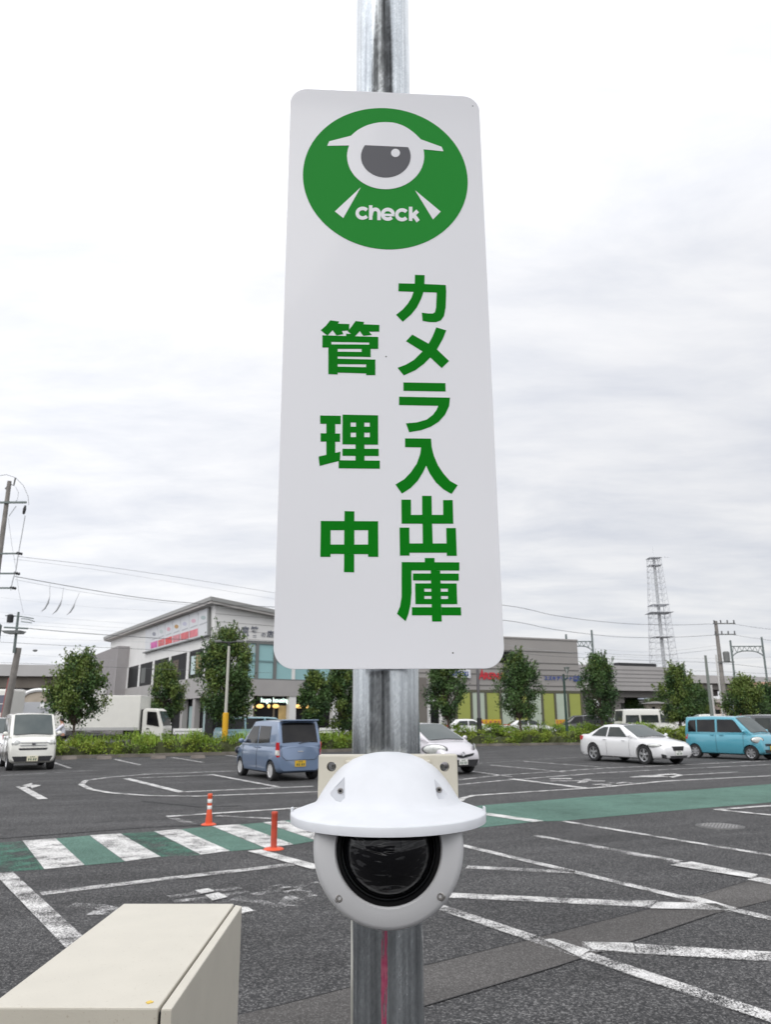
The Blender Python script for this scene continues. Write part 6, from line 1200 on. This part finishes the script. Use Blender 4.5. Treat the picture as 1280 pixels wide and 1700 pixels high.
# railway gantries
def gantry(lab, xl, yl, xr, yr, yb_l, yb_r, Y, drop):
    pl, pr = A(xl, yl, Y), A(xr, yr, Y); gx0, gx1 = pl.x, pr.x; r_ = root('catenary_gantry', ((gx0+gx1)/2, Y, 0), lab, 'gantry', 'catenary gantries on the viaduct')
    for x, z in ((gx0, pl.z), (gx1, pr.z)): mb = MB(); mb.tube([(x, Y, A(xl, yb_l, Y).z-4), (x, Y, z)], .17, 8); mb.build('post', m_arm, r_, smooth=60)
    zt = min(pl.z, pr.z)-drop; mb = MB(); n = 12; lo = lambda u: zt-.75-.9*abs(2*u-1)**3
    for i in range(n):
        u, v = i/n, (i+1)/n; X = lambda u: lerp(gx0, gx1, u)
        mb.tube([(X(u), Y, zt), (X(v), Y, zt)], .09, 4, False); mb.tube([(X(u), Y, lo(u)), (X(v), Y, lo(v))], .09, 4, False); mb.tube([(X(u), Y, zt), (X(v), Y, lo(v))] if i % 2 else [(X(u), Y, lo(u)), (X(v), Y, zt)], .05, 4, False)
    mb.build('truss', m_arm, r_); return r_
gantry('grey green railway gantry right of the concrete utility pole', 1213, 1063, 1265, 1057.5, 1121, 1121, 128, 1.0)
gantry('railway gantry rising behind the right corner of the showroom roof', 940, 1053, 982.5, 1046, 1094, 1094, 128, 1.2)

# ------------------------------------------------------------------ unseen store and canopy added behind the camera to darken the post's reflection
st = root('added_store', (-12, -21, 0), 'unseen low taupe store front added behind the camera for the post reflection', 'building')
mb = MB(); mb.box((-16, -26, 3.0), (44, 10, 6.0)); mb.build('wall', m_cladg, st)
mb = MB(); mb.box((-16, -20.6, 5.7), (45, 2.4, .5)); mb.build('eave', m_roofe, st)
for k in range(7): mb = MB(); mb.box((-34+6*k, -20.97, 1.9), (4.8, .1, 3.0)); mb.build('window', m_wdark, st)

cn = root('added_canopy', (-1.0, -1.7, 0), 'unseen narrow grey canopy added to darken the reflection high on the post', 'canopy')  # unseen slab added to give the pipe its dark mirrored band
mb = MB(); mb.box((-2.2, -1.55, 5.7), (9.0, 1.35, .18)); mb.build('roof', m_concd, cn, bevel=.02)
for x in (-6.2, 1.9): mb = MB(); mb.tube([(x, -2.1, 0), (x, -2.1, 5.61)], .05, 10); mb.build('column', m_steel, cn, smooth=60)

# ------------------------------------------------------------------ wires
WIRES = [
 ('upper pair, first thin wire running right from the left utility pole', [(28,924,40),(160,939,44),(320,962,50),(460,985,56)], .016, 0), ('upper pair, second thin wire just under the first, from the left utility pole', [(22,928,40),(160,946,44),(320,972,50),(460,995,56)], .012, 1),
 ('thick cable from the lower insulator of the left utility pole to behind the sign', [(24,957,40),(125,975,43),(230,992,47),(330,1002,50),(460,1008,56)], .030, 0), ('thin cable under the thick one, crossing the sky left of the shop roof', [(24,962,40),(150,985,43),(300,1003,48),(460,1014,56)], .014, 1),
 ('dark cable crossing in front of the banners of the shop', [(44,1043,43),(110,1049,43),(190,1055,44),(290,1061,44),(365,1063,44),(470,1066,46)], .030, 0),
 ('faint wire crossing above the mast with small hanging loops', [(0,992,55),(100,1003,55),(200,1011,56),(330,1016,60)], .008, 1), ('thin wire to the left of the shop roof, fourth from the top', [(0,1016,52),(120,1028,52),(250,1037,54)], .010, 1), ('thin wire to the left of the shop roof, fifth from the top', [(0,1027,52),(120,1037,52),(230,1044,54)], .010, 1),
 ('faint wire just above the long dark cable, by the mast', [(0,1034,50),(110,1042,50),(215,1050,52)], .010, 1), ('wire crossing below the mast platform and the tree top', [(0,1066,46),(75,1070,46),(150,1074,46),(260,1079,46),(400,1087,46)], .018, 0), ('thin wire beneath the mast platform', [(0,1055,50),(90,1061,50),(180,1064,52),(330,1069,54)], .010, 1), ('lowest wire at the left, crossing the viaduct parapet and the annex', [(0,1100,44),(60,1102,44),(170,1107,46),(330,1113,47),(450,1117,48)], .014, 0), ('thin wire above the viaduct parapet at the left', [(0,1085,60),(90,1090,60),(190,1096,64)], .010, 1),
 ('highest wire right of the sign, sagging to the concrete utility pole', [(460,985,56),(640,994,50),(830,1004,48),(920,1021.5,54),(990,1031,60),(1052,1036,64),(1120,1037.5,68),(1192,1035.5,72)], .026, 0), ('second wire right of the sign, sagging past the lattice tower', [(460,1008,56),(640,1018,50),(830,1029,48),(920,1045,54),(1000,1055,60),(1060,1058.5,64),(1130,1057.5,68),(1193,1054,72)], .026, 0),
 ('wire leaving the upper crossarm of the concrete pole to the right edge', [(1192,1035.5,72),(1218,1036,72),(1250,1041,70),(1300,1047,68)], .022, 0), ('wire leaving the lower crossarm of the concrete pole to the right edge', [(1193,1054,72),(1218,1054,72),(1250,1059,70),(1300,1066,68)], .020, 0),
 ('thin wire rising past the lattice tower foot to the concrete pole', [(975,1075,80),(1040,1081,78),(1110,1081,76),(1195,1071,72)], .014, 1), ('thin dark wire between the showroom corner and the concrete pole', [(970,1083,80),(1040,1087,78),(1105,1087,76),(1197,1077,72)], .018, 0), ('dark wire crossing the showroom wall and sagging to the right edge', [(830,1080,60),(900,1088,62),(970,1092,64),(1090,1097,66),(1170,1099.5,66),(1230,1104,66),(1300,1112,66)], .020, 0),
 ('lower wire near the tree tops at the right edge', [(1130,1115,66),(1172,1114,66),(1240,1117,66),(1300,1119.5,66)], .016, 0), ('wire crossing the upper panels of the showroom', [(830,1069,60),(900,1079,61),(975,1086,62)], .014, 1), ('catenary wire running from gantry to gantry', [(975,1088,128),(1060,1091,128),(1150,1093,128),(1215,1093,128),(1300,1090,128)], .03, 1)]
for lab, pts, r_, g_ in WIRES:
    K = [A(*p) for p in pts]; P = []
    for i in range(len(K)-1):
        p0, p1, p2, p3 = K[max(i-1,0)], K[i], K[i+1], K[min(i+2, len(K)-1)]
        for t_ in range(5):
            u = t_/5; P.append(.5*((2*p1)+(p2-p0)*u+(2*p0-5*p1+4*p2-p3)*u*u+(3*p1-3*p2+p3-p0)*u**3))
    P.append(K[-1]); mb = MB(); mb.tube(P, r_*.62, 5); tag(mb.build('overhead_wire', m_wireg if g_ else m_wire, loc=P[0]), lab, 'wire', 'overhead wires')
dl_ = ['leftmost of three short cable drops hanging below the thick cable', 'middle one of three short cable drops hanging below the thick cable', 'rightmost of three short cable drops hanging below the thick cable']
for k, pts in enumerate(([(82,970),(82,990),(79,1001),(74,1010),(67,1016)], [(105,975),(102,995),(99,1004),(93,1014),(86,1020)], [(131,984),(124,1000),(121,1008),(116,1016),(110,1021)])):
    P = [A(x, y, 43.5) for x, y in pts]; mb = MB(); mb.tube(P, [.010, .012, .05, .04, .008], 6); tag(mb.build('cable_drop', m_wireg, loc=P[0]), dl_[k], 'cable', 'cable drops at the left')
p = A(57.5, 1080, 46); mb = MB(); mb.sphere((0,0,0), 1, 10); mb.v = [(p.x+v[0]*.15, p.y+v[1]*.1, p.z+v[2]*.07) for v in mb.v]; tag(mb.build('cable_closure', m_mull, loc=p), 'small grey splice box on a wire left of the round tree', 'splice box')
